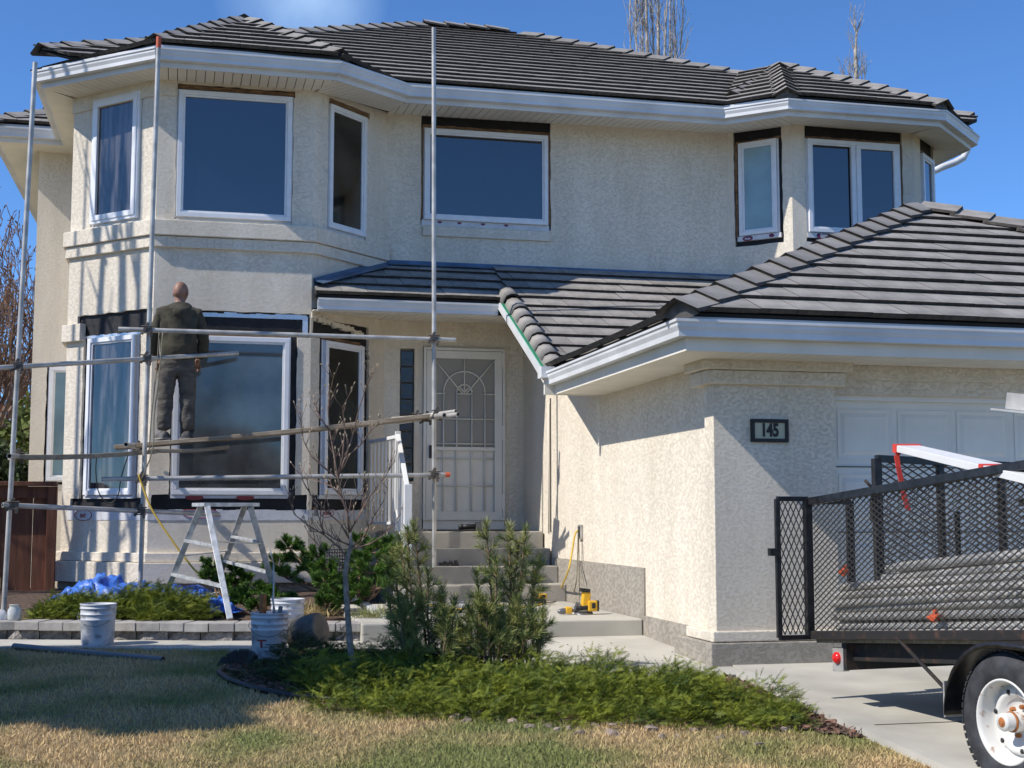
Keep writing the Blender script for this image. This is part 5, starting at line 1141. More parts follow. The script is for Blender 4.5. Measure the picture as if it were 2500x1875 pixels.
# cords from the outlet
U=Vector((3.93,13.72,-.15))
cord([U,U+Vector((-.05,-.05,-.05)),U+Vector((-.10,-.1,-.25)),atY(1225,1240,13.5),atZ(1200,1290,zL+.01),atZ(1165,1306,zL+.01),atZ(1120,1311,zL+.01),atZ(1060,1305,zL+.01),atZ(1000,1316,zL+.01),atZ(930,1308,zL+.01)],.010,'cordyellow','yellow extension cord running from the outlet down and across the landing')
cord([U+Vector((0,0,-.06)),U+Vector((-.01,-.01,-.3)),U+Vector((-.05,-.05,-.6)),atZ(1225,1283,zL+.008),atZ(1195,1300,zL+.008),atZ(1168,1302,zL+.02)],.006,'cordgrey','thin grey cable from the outlet to the battery charger')
cord([U+Vector((0,-.03,-.06)),U+Vector((0.0,-.035,-.5)),Vector((3.925,13.66,-.88)),Vector((3.90,13.55,-.91))],.005,'cordgrey','thin straight grey cable hanging down the wall below the outlet')
# wood and plaster scraps on the landing
sc_=MB()
for i in range(60):
    q=atZ(R.uniform(880,1130),R.uniform(1298,1325),zL); a=R.uniform(0,3); sc_.obox(Matrix.Translation((q.x,q.y,zL+.008+R.uniform(0,.01)))@Matrix.Rotation(a,4,'Z')@Matrix.Rotation(R.uniform(-.1,.1),4,'X'),R.uniform(.03,.22),R.uniform(.02,.07),.008)
prop(sc_.build('stucco_debris','wrap'),'pale broken stucco and wrap scraps strewn on the landing','debris',kind='stuff')
sc_=MB()
for i in range(26):
    q=Vector((R.uniform(2.6,3.9),R.uniform(9.6,11.5),0)); sc_.obox(Matrix.Translation((q.x,q.y,ground(q.x,q.y)+.035))@Matrix.Rotation(i,4,'Z'),R.uniform(.005,.02),R.uniform(.005,.012),.006)
prop(sc_.build('chips','rock'),'tiny stucco chips on the walkway','debris',kind='stuff')
# downspout extension and white offcuts at the foot of the wall
a,b=dpt(760,1290,13.4),dpt(838,1338,12.3); mb=MB(); mb.bar(a,b,.075,.055); prop(mb.build('downspout_extension','gutter',bevel=.008),'pale rectangular downspout extension lying behind the small tree','downspout')
a,b=dpt(775,1290,13.1),dpt(800,1262,13.1); mb=MB(); mb.tube([a,b],.018,8); prop(mb.build('cut_branch','poplarbark'),'short pale cut stick leaning in the pine behind the tree','stick')
# black wire basket by the bay
bk=thing('wire_basket',(1.35,14.7,-.85),'black wire grid basket standing under the right bay window','wire basket')
mb=MB(); a0=dpt(701,1187,14.9); 
for i in range(13): mb.tube([a0+RT*(i*.028),a0+RT*(i*.028)+Vector((0,0,-.62))],.004,4)
for i in range(18): mb.tube([a0+Vector((0,0,-i*.035)),a0+RT*.34+Vector((0,0,-i*.035))],.004,4)
mb.build('grid','plasticblack',bk)
mb=MB(); mb.tube([a0,a0+Vector((0,0,-.64))],.012,6); mb.tube([a0+RT*.05+Vector((0,-.02,0)),a0+RT*.08+Vector((0,-.02,.05)),a0+RT*.14+Vector((0,-.02,.05)),a0+RT*.17+Vector((0,-.02,0))],.006,6); mb.build('frame','plasticblack',bk)
# blue tarp: crumpled sheet
def tarp(cx,cy,cz,sx,sy,h,seed,label,rot=0):
    nx_,ny_=70,26; V=[]
    for j in range(ny_+1):
        for i in range(nx_+1):
            u,v=i/nx_-.5,j/ny_-.5; e=max(0,1-(2*abs(u))**4)*max(0,1-(2*abs(v))**3)
            p=Vector((u*5+seed,v*2.4,seed)); f=(.5+noise.noise(p*.7))*.7+(.4-abs(noise.noise(p*1.9+Vector((3,1,2)))))*.9+(.3-abs(noise.noise(p*4.5)))*.5
            x=u*sx+.08*noise.noise(p*1.7+Vector((9,0,0))); y=v*sy+.10*noise.noise(p*1.3+Vector((0,9,0)))
            c_,s_=math.cos(rot),math.sin(rot); V.append((cx+x*c_-y*s_,cy+x*s_+y*c_,cz+e*(.25*h+h*1.15*f)))
    mb=MB(); mb.add(V,[(j*(nx_+1)+i,j*(nx_+1)+i+1,(j+1)*(nx_+1)+i+1,(j+1)*(nx_+1)+i) for j in range(ny_) for i in range(nx_)],smooth=True); return prop(mb.build('blue_tarp','tarp'),label,'tarp')
a=dpt(285,1290,14.1); tarp(a.x,a.y,-.84,1.6,.8,.17,2.3,'large crumpled blue tarp heaped behind the junipers at the scaffold pole',-.1)
a=dpt(455,1318,12.9); tarp(a.x,a.y,-.90,.55,.35,.13,5.1,'smaller crumpled blue tarp end lying between the ladder legs',-.2)
a=dpt(415,1300,13.6); tarp(a.x,a.y,-.88,.4,.4,.12,7.7,'narrow blue tarp fold trailing down beside the left ladder leg',-.8)
a=dpt(435,1290,13.9); mb=MB()
for i in range(7): mb.obox(Matrix.Translation((a.x+R.uniform(-.15,.25),a.y+R.uniform(-.1,.1),-.84+.02*i/2))@Matrix.Rotation(R.uniform(0,3),4,'Z'),.22,.07,.02)
prop(mb.build('stucco_scraps','wrap'),'white scraps of wrap and stucco piled behind the ladder','debris',kind='stuff')
# ---------------------------------------------------------------- vegetation
def frames(D,rng):
    D=D/np.linalg.norm(D,axis=1,keepdims=True); up=np.tile([0.,0,1],(len(D),1)); up[np.abs(D[:,2])>.95]=[1,0,0]
    X=np.cross(D,up); X/=np.linalg.norm(X,axis=1,keepdims=True); Z=np.cross(X,D); a=rng.uniform(0,2*np.pi,len(D))[:,None]
    return np.cos(a)*X+np.sin(a)*Z, D, np.cross(np.cos(a)*X+np.sin(a)*Z,D)
def scatter(base_v,base_f,P,D,S,rng,flat=None):
    X,Y_,Z_=frames(D,rng) if flat is None else flat
    bv=np.asarray(base_v); n=len(P); V=P[:,None,:]+S[:,None,None]*(bv[None,:,0:1]*X[:,None,:]+bv[None,:,1:2]*Y_[:,None,:]+bv[None,:,2:3]*Z_[:,None,:])
    Fb=np.asarray(base_f); Fa=Fb[None]+np.arange(n)[:,None,None]*len(bv)
    return V.reshape(-1,3),Fa.reshape(-1,Fb.shape[1])
def spray(n=7,seed=1):
    rr=random.Random(seed); V=[];F_=[]
    for i in range(n):
        y=.12+.88*i/n; L_=.34*(1-y*.65)*rr.uniform(.7,1.2)
        for s in(-1,1):
            k=len(V); dx,dy=s*L_*.72,L_*.8; z0=-.10*y*y+rr.uniform(-.03,.03); zt=z0+rr.uniform(-.08,.10); w=.032
            V+=[(0,y-w,z0),(0,y+w,z0),(dx,y+dy,zt)]; F_.append((k,k+1,k+2))
            V+=[(dx*.4,y+dy*.3,z0),(dx*.5,y+dy*.5,z0),(dx*.35,y+dy*.95,zt+.03)]; F_.append((k+3,k+4,k+5))
    k=len(V); V+=[(-.02,0,0),(.02,0,0),(0,1.1,-.08)]; F_.append((k,k+1,k+2)); return V,F_
SV=[spray(7,s) for s in (1,2,3)]
def shrubs(name,blobs,count,matn,label,cat,parent=None,size=(.07,.15),inner='juniper_shaded',kind='stuff'):
    """blobs: (x,y,zbase,rx,ry,h) mounds; sprays sit in shells through each mound and lean outward and up"""
    rng=np.random.default_rng(len(blobs)*7+count); Vs=[];Fs=[];mi=[];off=0; w=np.array([b[3]*b[4]+b[5]*.2 for b in blobs]); w=w/w.sum()
    for bi,b in enumerate(blobs):
        n=int(count*w[bi]); th=rng.uniform(0,2*np.pi,n); ph=np.arccos(rng.uniform(-.02,1,n)); rr=rng.uniform(.45,1.05,n)
        nx_=np.sin(ph)*np.cos(th); ny_=np.sin(ph)*np.sin(th); nz_=np.cos(ph)
        lump=np.array([1+.28*noise.noise(Vector((float(a*2.3+bi),float(c*2.3),float(d*2.3)))) for a,c,d in zip(nx_,ny_,nz_)])
        P=np.stack([b[0]+nx_*b[3]*rr*lump,b[1]+ny_*b[4]*rr*lump,b[2]+np.abs(nz_)*b[5]*rr*lump],1)
        D=np.stack([nx_*.7+rng.normal(0,.6,n)+.3,ny_*.6+rng.normal(0,.6,n)-.1,nz_*.15+.12+rng.normal(0,.22,n)],1)
        for k in range(3):
            q=np.arange(k,n,3)
            if len(q)==0: continue
            V,Fa=scatter(SV[k][0],SV[k][1],P[q],D[q],rng.uniform(size[0],size[1],len(q)),rng); Vs.append(V);Fs.append(Fa+off);off+=len(V)
        # woody core so that the heart of each mound is closed
    return npobj(name,np.concatenate(Vs),np.concatenate(Fs),matn,parent,label=label,category=cat,kind=kind)
front=[]
xs_=np.linspace(.90,3.55,16)
for i,x in enumerate(xs_):
    t=i/15
    yf=8.80-(x-.85)*.42 if x<2.2 else 8.23-(x-2.2)*.34
    for row,(dy,hh) in enumerate(((.02,.16),(.4,.25),(.8,.24),(1.15,.22))):
        if x>3.42 and row>=2: continue
        if x<1.0 and row==2: dy=.7
        h=hh*R.uniform(.7,1.3); y=yf+dy+R.uniform(-.08,.08); front.append((x+R.uniform(-.08,.08),y,ground(x,y)-.02,.22,.25,h*(1 if x<3.3 else .8)))
shrubs('juniper_groundcover',front,30000,'juniper','sunlit yellow green juniper spreading across the front bed','shrub',size=(.04,.095))
back=[]
for i in range(12):
    x=.75+.11*i+R.uniform(-.05,.05); y=10.25-.02*i+R.uniform(-.3,.25); back.append((x,y,ground(x,y)-.02,.27,.3,.24*R.uniform(.8,1.2)))
back+= [(.75,9.6,-1.18,.3,.3,.16),(.5,9.85,-1.18,.25,.28,.12),(.55,10.3,-1.16,.2,.3,.10)]
shrubs('juniper_groundcover',back,5200,'juniper_shaded','dark shaded juniper behind the small tree','shrub',size=(.05,.10))
lj=[]
for px,py,d,rx_,h in ((118,1318,12.6,.22,.12),(150,1305,12.9,.25,.2),(185,1312,12.7,.25,.2),(225,1318,12.5,.25,.2)): q=dpt(px,py,d); lj.append((q.x,q.y,-.93,rx_,.3,h))
shrubs('juniper_shrub',lj,3000,'juniper','low green juniper on the planter behind the lone bucket','shrub',size=(.07,.13),kind=None)
lj=[]
for px,py,d,rx_,h in ((275,1318,12.6,.25,.25),(310,1315,12.7,.28,.27),(350,1318,12.6,.28,.27),(390,1320,12.5,.25,.22),(420,1312,12.9,.25,.18),(330,1330,12.3,.2,.15)): q=dpt(px,py,d); lj.append((q.x,q.y,-.93,rx_,.3,h))
shrubs('juniper_shrub',lj,4500,'juniper','wide green juniper on the planter below the blue tarp','shrub',size=(.07,.13),kind=None)
# pines: stems with shoots of needles
def needle_shoots(pts_dirs,nper,nl,rng,w=.0022):
    """pts_dirs: list of (p0,p1) shoot axes"""
    P=[];D=[];S=[]
    for a,b,k in pts_dirs:
        a=np.array(a);b=np.array(b);d=b-a;n=max(3,int(nper*k)); t=rng.uniform(0,1,n)**.8
        q=a+d*t[:,None]; dn=d/np.linalg.norm(d); r_=rng.normal(0,1,(n,3)); r_-=dn*(r_@dn)[:,None]; r_/=np.linalg.norm(r_,axis=1,keepdims=True)
        P.append(q); D.append(r_*.75+dn*rng.uniform(.5,1.3,(n,1))+np.array([0,0,.1])); S.append(rng.uniform(nl*.7,nl*1.15,n))
    P=np.concatenate(P);D=np.concatenate(D);S=np.concatenate(S); 
    base=[(-w/nl,0,0),(w/nl,0,0),(w*.4/nl,1,.06),(-w*.4/nl,1,.06)]; return scatter(base,[(0,1,2,3)],P,D,S,rng)
def pine(stems,label,matn,nl=.07,nper=48,name='pine_shrub',spread=.13,group=None):
    rng=np.random.default_rng(int(abs(stems[0][0][0])*1000)+3); base=stems[0][0]; t=thing(name,tuple(base),label,'pine shrub',group); mb=MB(); sh=[]
    for a,b in stems:
        a,b=Vector(a),Vector(b); L_=(b-a).length; mid=a.lerp(b,.5)+Vector((R.uniform(-.03,.03),R.uniform(-.03,.03),0)); mb.tube([a,mid,b],[.011,.008,.005],6)
        n=max(2,int(L_/.085)); 
        for i in range(n):
            f=(i+1)/n; p=a.lerp(mid,f*2) if f<.5 else mid.lerp(b,f*2-1); d=(b-a).normalized()
            if f>.3: sh.append((p-d*.08,p+d*.03,.8))
            if f>.15 and i<n-1:
                for k in range(2 if f>.3 else 1):
                    g=R.uniform(0,6.28); o=Vector((math.cos(g),math.sin(g),R.uniform(.4,1.0))).normalized(); l=R.uniform(.06,spread)*(1.25-f*.75); e=p+o*l; mb.tube([p,e],[.005,.003],4); sh.append((p.lerp(e,.25),e+o*.03,1.0))
        sh.append((b-(b-a).normalized()*.10,b+(b-a).normalized()*.03,1.6))
    mb.build('stem','pinebark',t); V,Fa=needle_shoots(sh,nper,nl,rng); npobj('needles',V,Fa,matn,t,kind='stuff'); return t
# tall pine clump before the steps
def S2(bx,by,tx,ty,d): a=dpt(bx,by,d); b=dpt(tx,ty,d+R.uniform(-.05,.1)); return (tuple(a),tuple(b))
pine([S2(905,1440,880,1150,10.0),S2(925,1440,895,1140,10.05),S2(890,1440,850,1200,10.1),S2(930,1440,925,1240,9.9),S2(880,1430,835,1290,10.0),S2(905,1440,865,1165,10.15),S2(960,1445,955,1275,9.9)],'tall open pine clump left of the landing with long shoots','needle')
pine([S2(1060,1440,1050,1140,10.1),S2(1090,1440,1100,1145,10.05),S2(1100,1440,1135,1150,10.1),S2(1080,1440,1072,1220,9.95),S2(1120,1440,1155,1240,10.0),S2(1040,1440,1030,1240,10.0),S2(1095,1440,1120,1180,10.15),S2(1110,1440,1165,1210,10.1)],'taller pine clump with upright candles before the concrete landing','needle')
low=[S2(950+R.uniform(-30,30),1450,R.uniform(835,1165),R.uniform(1290,1400),9.85+R.uniform(-.1,.15)) for i in range(30)]
low=[((lambda bx:(S2(bx,1452,bx+R.uniform(-30,30),R.uniform(1290,1400),9.85+R.uniform(-.15,.15))))(R.uniform(850,1165))) for i in range(34)]
pine(low,'dense low pine growth at the foot of the two tall pine clumps','needle',spread=.15,nper=60)
# mugo pines on the planter
def mugo(pts,label,base):
    rng=np.random.default_rng(len(label)); b=dpt(*base); t=thing('mugo_pine',tuple(b),label,'pine shrub','mugo pines on the planter'); mb=MB(); sh=[]
    for px,py,d,s in pts:
        c=dpt(px,py,d); m_=b.lerp(c,.5)+Vector((0,0,-.05)); mb.tube([b,m_,c],[.016,.012,.007],6)
        for k in range(11):
            g=R.uniform(0,6.28); o=Vector((math.cos(g),math.sin(g),R.uniform(-.2,1.1))).normalized(); e=c+o*s*R.uniform(.6,1.2); mb.tube([c,e],[.006,.004],4); sh.append((c.lerp(e,.35),e,1.0))
            for q in range(2): o2=(o+Vector((R.uniform(-.6,.6),R.uniform(-.6,.6),R.uniform(0,.6)))).normalized(); m2=c.lerp(e,.6); e2=m2+o2*s*.6; sh.append((m2,e2,.8))
    mb.build('branch','pinebark',t); V,Fa=needle_shoots(sh,95,.042,rng,.003); npobj('needles',V,Fa,'needleb',t,kind='stuff')
mugo([(625,1185,13.3,.12),(645,1215,13.3,.13),(600,1225,13.3,.13),(690,1205,13.2,.13),(675,1235,13.1,.13),(705,1235,13.0,.13),(620,1250,13.1,.13)],'bright green mugo pine branch reaching left of the small tree',(735,1280,13.2))
mugo([(775,1215,13.2,.13),(800,1195,13.3,.14),(825,1185,13.5,.13),(830,1225,13.2,.14),(800,1240,13.0,.14),(765,1250,13.0,.13),(835,1255,13.1,.14),(810,1275,12.9,.13),(850,1200,13.4,.12),(770,1175,13.5,.1)],'bright green mugo pine right of the small tree beside the railing',(780,1300,13.1))
mugo([(700,1260,12.8,.12),(720,1290,12.7,.12),(740,1265,12.9,.12),(705,1310,12.6,.10),(750,1300,12.8,.10),(765,1280,12.9,.12)],'dark low mugo pine directly behind the small tree trunk',(730,1325,12.8))
mugo([(545,1285,13.1,.12),(575,1280,13.1,.12),(520,1300,13.0,.11),(560,1310,12.8,.11),(600,1290,13.0,.12),(620,1305,12.9,.10),(590,1310,12.7,.11)],'low mugo pine behind the buckets and ladder foot',(575,1330,12.9))
mugo([(460,1225,13.9,.11),(455,1250,13.8,.12),(480,1262,13.8,.12),(505,1240,13.9,.11),(500,1265,13.8,.11),(530,1255,13.9,.09)],'small mugo pine growing through the ladder under the bay',(485,1300,13.7))
# dry twiggy plants
rng=np.random.default_rng(4); P=[];D=[];S=[]
for px,py,d in ((790,1325,12.4),(820,1325,12.4),(860,1325,12.3),(650,1315,12.6),(690,1320,12.6)):
    c=np.array(dpt(px,py+8,d)); n=160; P.append(c+rng.normal(0,.09,(n,3))*[1,.8,.1]); D.append(np.stack([rng.normal(0,.6,n),rng.normal(0,.6,n),rng.uniform(.3,1,n)],1)); S.append(rng.uniform(.05,.14,n))
V,Fa=scatter([(-.02,0,0),(.02,0,0),(.01,1,0),(-.01,1,0)],[(0,1,2,3)],np.concatenate(P),np.concatenate(D),np.concatenate(S),rng); npobj('dry_stems',V,Fa,'blade',label='pale dry perennial stems along the planter cap',category='dry plants',kind='stuff')
# ---------------------------------------------------------------- small bare tree with traced limbs
tr0=dpt(767,1457,9.62); tree=thing('young_tree',tuple(tr0),'slender bare young tree with swelling buds in the front bed','tree')
def tp(q,d): return dpt(q[0],q[1],d)
LB=[[(755,1150),(750,1110),(738,1071),(730,1032),(722,985),(712,930),(708,880),(716,835),(722,808)],[(730,1032),(745,990),(762,940),(775,885),(790,840),(805,800)],[(730,1032),(700,1010),(672,985),(655,950),(650,905),(647,868)],
[(755,1150),(775,1115),(800,1070),(832,1030),(850,1000)],[(755,1165),(735,1130),(700,1100),(672,1070),(655,1040),(650,1010)],[(751,1206),(735,1185),(700,1155),(665,1135),(635,1110),(624,1080),(627,1058)],
[(758,1185),(785,1160),(805,1120),(830,1080),(838,1040)],[(765,1185),(800,1175),(830,1155),(862,1115)],[(748,1230),(725,1210),(690,1180),(668,1155)],[(750,1110),(768,1075),(792,1050)],[(738,1071),(715,1050),(690,1040),(664,1030)],[(729,1032),(740,985),(745,930),(740,880),(757,848)],
[(712,930),(690,900),(680,860)],[(745,990),(780,960),(800,930),(822,915)],[(775,1115),(790,1070),(795,1030)],[(700,1155),(690,1120),(680,1090)],[(756,1178),(725,1165),(700,1150),(672,1148)]]
mb=MB(); mb.tube([tr0-Vector((0,0,.05)),tp((757,1400),9.62),tp((751,1327),9.6),tp((746,1240),9.6),tp((750,1206),9.6),tp((758,1180),9.6),tp((757,1150),9.6)],[.027,.023,.021,.019,.017,.014,.012],9); mb.build('trunk','bark',tree)
mb=MB(); bd=MB(); 
for li,l in enumerate(LB):
    dep=[9.6+(R.uniform(-.3,.3))*i/len(l) for i in range(len(l))]; pts=[tp(q,dd) for q,dd in zip(l,dep)]; n=len(pts); mb.tube(pts,[.0066*(1-.72*i/(n-1))*(1.3 if li==0 else 1) for i in range(n)],6)
    for i in range(1,n):
        for k in range(3):
            p=pts[i-1].lerp(pts[i],R.random()); d=(pts[i]-pts[i-1]).normalized(); g=R.uniform(-1,1); o=(d*.8+RT*g+Vector((0,0,.35))+FW*R.uniform(-.6,.6)).normalized(); L_=R.uniform(.03,.13)
            m_=p+o*L_*.5+Vector((0,0,.008)); e=p+o*L_+Vector((0,0,.03)); mb.tube([p,m_,e],[.0028,.0022,.0014],4); bd.tube([e-o*.004,e+(e-m_).normalized()*.012,e+(e-m_).normalized()*.026],[.002,.0052,.001],5)
    e=pts[-1]; d=(pts[-1]-pts[-2]).normalized(); bd.tube([e,e+d*.014,e+d*.03],[.003,.0058,.001],5)
mb.build('branches','twig',tree,kind='stuff'); bd.build('buds','bud',tree,kind='stuff')
# ---------------------------------------------------------------- background trees
def grow(mb,p,d,L_,r,depth,upw,rr,ln=.78,fork=3,seg=3,minr=.004,buds=None,spread=.5):
    pts=[p];rs=[r]
    for i in range(seg):
        d=(d+Vector((rr.uniform(-1,1),rr.uniform(-1,1),rr.uniform(-1,1)))*.10+Vector((0,0,upw))).normalized(); p=p+d*L_/seg; pts.append(p); rs.append(max(minr,r*(1-.45*(i+1)/seg)))
    mb.tube(pts,rs,5 if r>.02 else 3,False)
    if depth<=0:
        if buds is not None:
            for q in pts[1:]: buds.append(q)
        return
    for k in range(fork):
        i=rr.randint(1,seg); g=rr.uniform(0,6.28); o=(d+(Vector((math.cos(g),math.sin(g),0))*rr.uniform(.6,1.3)*spread)).normalized(); grow(mb,pts[i],o,L_*ln*rr.uniform(.7,1.1),max(minr,rs[i]*.62),depth-1,upw,rr,ln,fork,seg,minr,buds,spread)
pop=thing('poplar_tree',tuple(dpt(1415,1100,36)),'bare columnar poplar rising behind the main roof ridge','tree')
rr=random.Random(3); mb=MB(); b0=dpt(1415,1100,36); zg=-1
tk=MB(); tk.tube([Vector((b0.x,b0.y,zg)),Vector((b0.x,b0.y,6))],[.25,.2],8); tk.build('trunk','poplarbark',pop)
for px,s in ((1362,.6),(1375,.8),(1388,1),(1398,1.6),(1412,1),(1422,1.8),(1436,1),(1448,.9),(1460,.8),(1470,.6)):
    q=dpt(px,110,36+rr.uniform(-.6,.6)); t=dpt(px+rr.uniform(-9,6),-120,36); st=Vector((b0.x,b0.y,5.5)); pts=[st,st.lerp(q,.6)+Vector((0,0,.1)),q,q.lerp(t,.5)+Vector((rr.uniform(-.06,.06),0,0)),t]
    mb.tube(pts,[.04*s,.034*s,.028*s,.02*s,.012*s],5,False)
    for k in range(16):
        a=rr.uniform(-.5,1); p=q.lerp(t,a) if a>0 else st.lerp(q,1+a*.5); grow(mb,p,Vector((rr.uniform(-.45,.45),rr.uniform(-.4,.4),1)).normalized(),.8,.014,2,.12,rr,.7,2,3,.006,None,.35)
mb.build('branches','poplarbark',pop,kind='stuff')
pop2=thing('poplar_tree',tuple(dpt(1850,1100,38)),'thin bare poplar tip showing above the right bay roof','tree'); mb=MB(); b0=dpt(1850,1100,38)
tk=MB(); tk.tube([Vector((b0.x,b0.y,-1)),Vector((b0.x,b0.y,8)),dpt(1850,170,38),dpt(1848,110,38),dpt(1850,75,38),dpt(1852,60,38)],[.2,.12,.07,.055,.03,.015],6); tk.build('trunk','poplarbark',pop2)
for k in range(26):
    p=dpt(1849+rr.uniform(-3,3),rr.uniform(60,230),38); grow(mb,p,Vector((rr.uniform(-.5,.5),rr.uniform(-.4,.4),1)).normalized(),.55,.012,1,.12,rr,.7,2,3,.006,None,.4)
for px in (1836,1862,1868,1823):
    a=dpt(px,190,38); b=dpt(px+rr.uniform(-3,3),120+abs(px-1850)*1.2,38); mb.tube([Vector((b0.x,b0.y,6)),a,b],[.04,.02,.008],4,False)
    for k in range(6): grow(mb,a.lerp(b,rr.random()),Vector((rr.uniform(-.4,.4),0,1)).normalized(),.35,.01,1,.1,rr,.7,2,3,.006,None,.4)
mb.build('branches','poplarbark',pop2,kind='stuff')
# budding trees behind the fence at the left
for (px,d,h,lb,sd) in ((40,22,6.4,'bare reddish budding tree behind the fence left of the house',5),(-60,21,5.2,'second bare budding tree at the left edge behind the fence',8),(70,24,4.6,'lower bare tree nearest the house wall behind the fence',11)):
    b=dpt(px,1100,d); t=thing('budding_tree',(b.x,b.y,-1),lb,'tree'); rr=random.Random(sd); mb=MB(); buds=[]
    tk=MB(); tk.tube([Vector((b.x,b.y,-1)),Vector((b.x+.1,b.y,h*.16))],[.12,.09],7); tk.build('trunk','twig',t)
    for k in range(7): g=k*.9; grow(mb,Vector((b.x+.1,b.y,h*.16-.1)),Vector((math.cos(g)*.5,math.sin(g)*.5,1)).normalized(),h*.27,.06,4,.10,rr,.74,3,3,.006,buds,.55)
    mb.build('branches','twig',t,kind='stuff')
    P=np.array([tuple(q) for q in buds]); rg=np.random.default_rng(sd); D=rg.normal(0,1,(len(P),3))+[0,0,.8]
    V,Fa=scatter([(-.22,0,0),(.22,0,0),(.15,1,0),(-.15,1,0)],[(0,1,2,3)],P,D,np.full(len(P),.055),rg); npobj('buds',V,Fa,'mulch',t,kind='stuff')
rg=np.random.default_rng(2)
def leafmass(name,c,s,n,matn,label,cat,size=.12):
    u=rg.normal(0,1,(n,3)); u/=np.linalg.norm(u,axis=1,keepdims=True); rad_=rg.uniform(.5,1,(n,1))**.5; P=np.array(c)+u*rad_*np.array(s)*(1+.25*np.sin(u[:,0:1]*5+u[:,2:3]*7)); P[:,2]=np.maximum(P[:,2],-1.1)
    V,Fa=scatter([(-.4,0,0),(.4,0,0),(.5,.6,.1),(0,1,0)],[(0,1,2,3)],P,rg.normal(0,1,(n,3)),rg.uniform(size*.5,size,n),rg); t=thing(name,(c[0],c[1],-1),label,cat); npobj('foliage',V,Fa,matn,t,kind='stuff'); mb=MB(); mb.tube([(c[0],c[1],-1.1),(c[0],c[1],c[2])],[.08,.04],6); mb.build('trunk','bark',t)
q=dpt(45,1000,20); leafmass('evergreen_shrub',(q.x,q.y,.5),(.9,.8,1.1),5000,'leafgreen','pale green shrub behind the fence at the left edge','shrub')
q=dpt(0,1020,19); leafmass('evergreen_shrub',(q.x-.3,q.y,.15),(.9,.7,.75),5000,'conifer','dark evergreen shrub behind the fence below the beam','shrub')
q=dpt(70,1010,25); leafmass('russet_hedge',(q.x,q.y,-.1),(2.2,.8,1.5),5000,'hedge','russet brown hedge far behind the fence','hedge',.16)
# trees standing left of the picture and across the street: they cast the shade seen on lawn and bay and fill the window reflections
def conifer(x,y,h,r,label):
    t=thing('spruce_tree',(x,y,-1.2),label,'tree'); rg=np.random.default_rng(int(abs(x*10)+abs(y))); n=9000; z=rg.uniform(.02,1,n)**.8; a=rg.uniform(0,6.28,n); rr_=r*(1-z**1.6)*rg.uniform(.55,1.05,n)*(1+.18*np.sin(a*5+z*30))
    P=np.stack([x+rr_*np.cos(a),y+rr_*np.sin(a),-1.0+z*h],1); V,Fa=scatter([(-.4,0,0),(.4,0,0),(.3,1,.1),(-.3,1,.1)],[(0,1,2,3)],P,np.stack([np.cos(a),np.sin(a),rg.uniform(-.4,.3,n)],1),rg.uniform(.25,.5,n),rg); npobj('crown',V,Fa,'conifer',t,kind='stuff')
    mb=MB(); mb.tube([(x,y,-1.2),(x,y,h*.8)],[.18,.05],8); mb.build('trunk','bark',t)
def baretree(x,y,h,label,sd,sp=.45,r0=.16,depth=4,fork=3,lean=(0,0)):
    t=thing('bare_tree',(x,y,-1.4),label,'tree'); rr=random.Random(sd); tk=MB(); top=Vector((x+lean[0],y+lean[1],-1.4+h*.3)); tk.tube([(x,y,-1.4),tuple(top)],[r0,r0*.8],8); tk.build('trunk','bark',t); mb=MB()
    for k in range(6): g=k*1.05+.3; grow(mb,top-Vector((0,0,rr.uniform(0,.3))),Vector((math.cos(g)*sp,math.sin(g)*sp,1)).normalized(),h*.26,r0*.5,depth,.06,rr,.74,fork,3,.008,None,sp)
    mb.build('branches','bark',t,kind='stuff')
leafmass('round_evergreen',(-7.75,8.42,5.8),(1.25,1.25,1.7),9000,'conifer','tall round headed dark tree left of the lawn outside the picture','tree',.4)
conifer(-5.8,9.9,4.8,1.5,'shorter dark spruce nearest the house outside the picture')
conifer(-6.3,9.9,6.4,1.6,'broad dark spruce furthest from the road outside the picture')
t=thing('bare_poplar',(-4.9,15.1,-1.1),'bare upright poplar standing left of the bay window outside the picture','tree'); rr=random.Random(6)
mb=MB(); mb.tube([(-4.9,15.1,-1.2),(-4.9,15.1,1.2)],[.14,.12],8); mb.build('trunk','poplarbark',t); mb=MB()
for yy,xx,s in ((14.62,-5.0,.05),(14.95,-4.9,.085),(15.2,-4.85,.06),(15.45,-4.95,.03)):
    st=Vector((-4.9,15.1,.8)); q=Vector((xx,yy,2.2)); e=Vector((xx+rr.uniform(-.1,.1),yy+rr.uniform(-.12,.12),9)); mb.tube([st,q,q.lerp(e,.5)+Vector((0,rr.uniform(-.08,.08),0)),e],[s*1.3,s*1.15,s*.8,s*.3],6,False)
    for k in range(5): grow(mb,q.lerp(e,rr.random()),Vector((rr.uniform(-.4,.4),rr.uniform(-.5,.5),1)).normalized(),1.1,.022,1,.1,rr,.7,2,3,.005,None,.4)
mb.build('branches','poplarbark',t,kind='stuff')
for i,(x,y,h) in enumerate(((-14,-24,11),(-7,-27,12),(0,-25,10),(6,-28,12),(13,-26,11),(20,-24,10))): baretree(x,y,h,['bare street tree across the road far left','bare street tree across the road left','bare street tree across the road behind the camera','bare street tree across the road right','bare street tree across the road far right','bare street tree at the road end'][i],30+i,.5,.2,3,3)
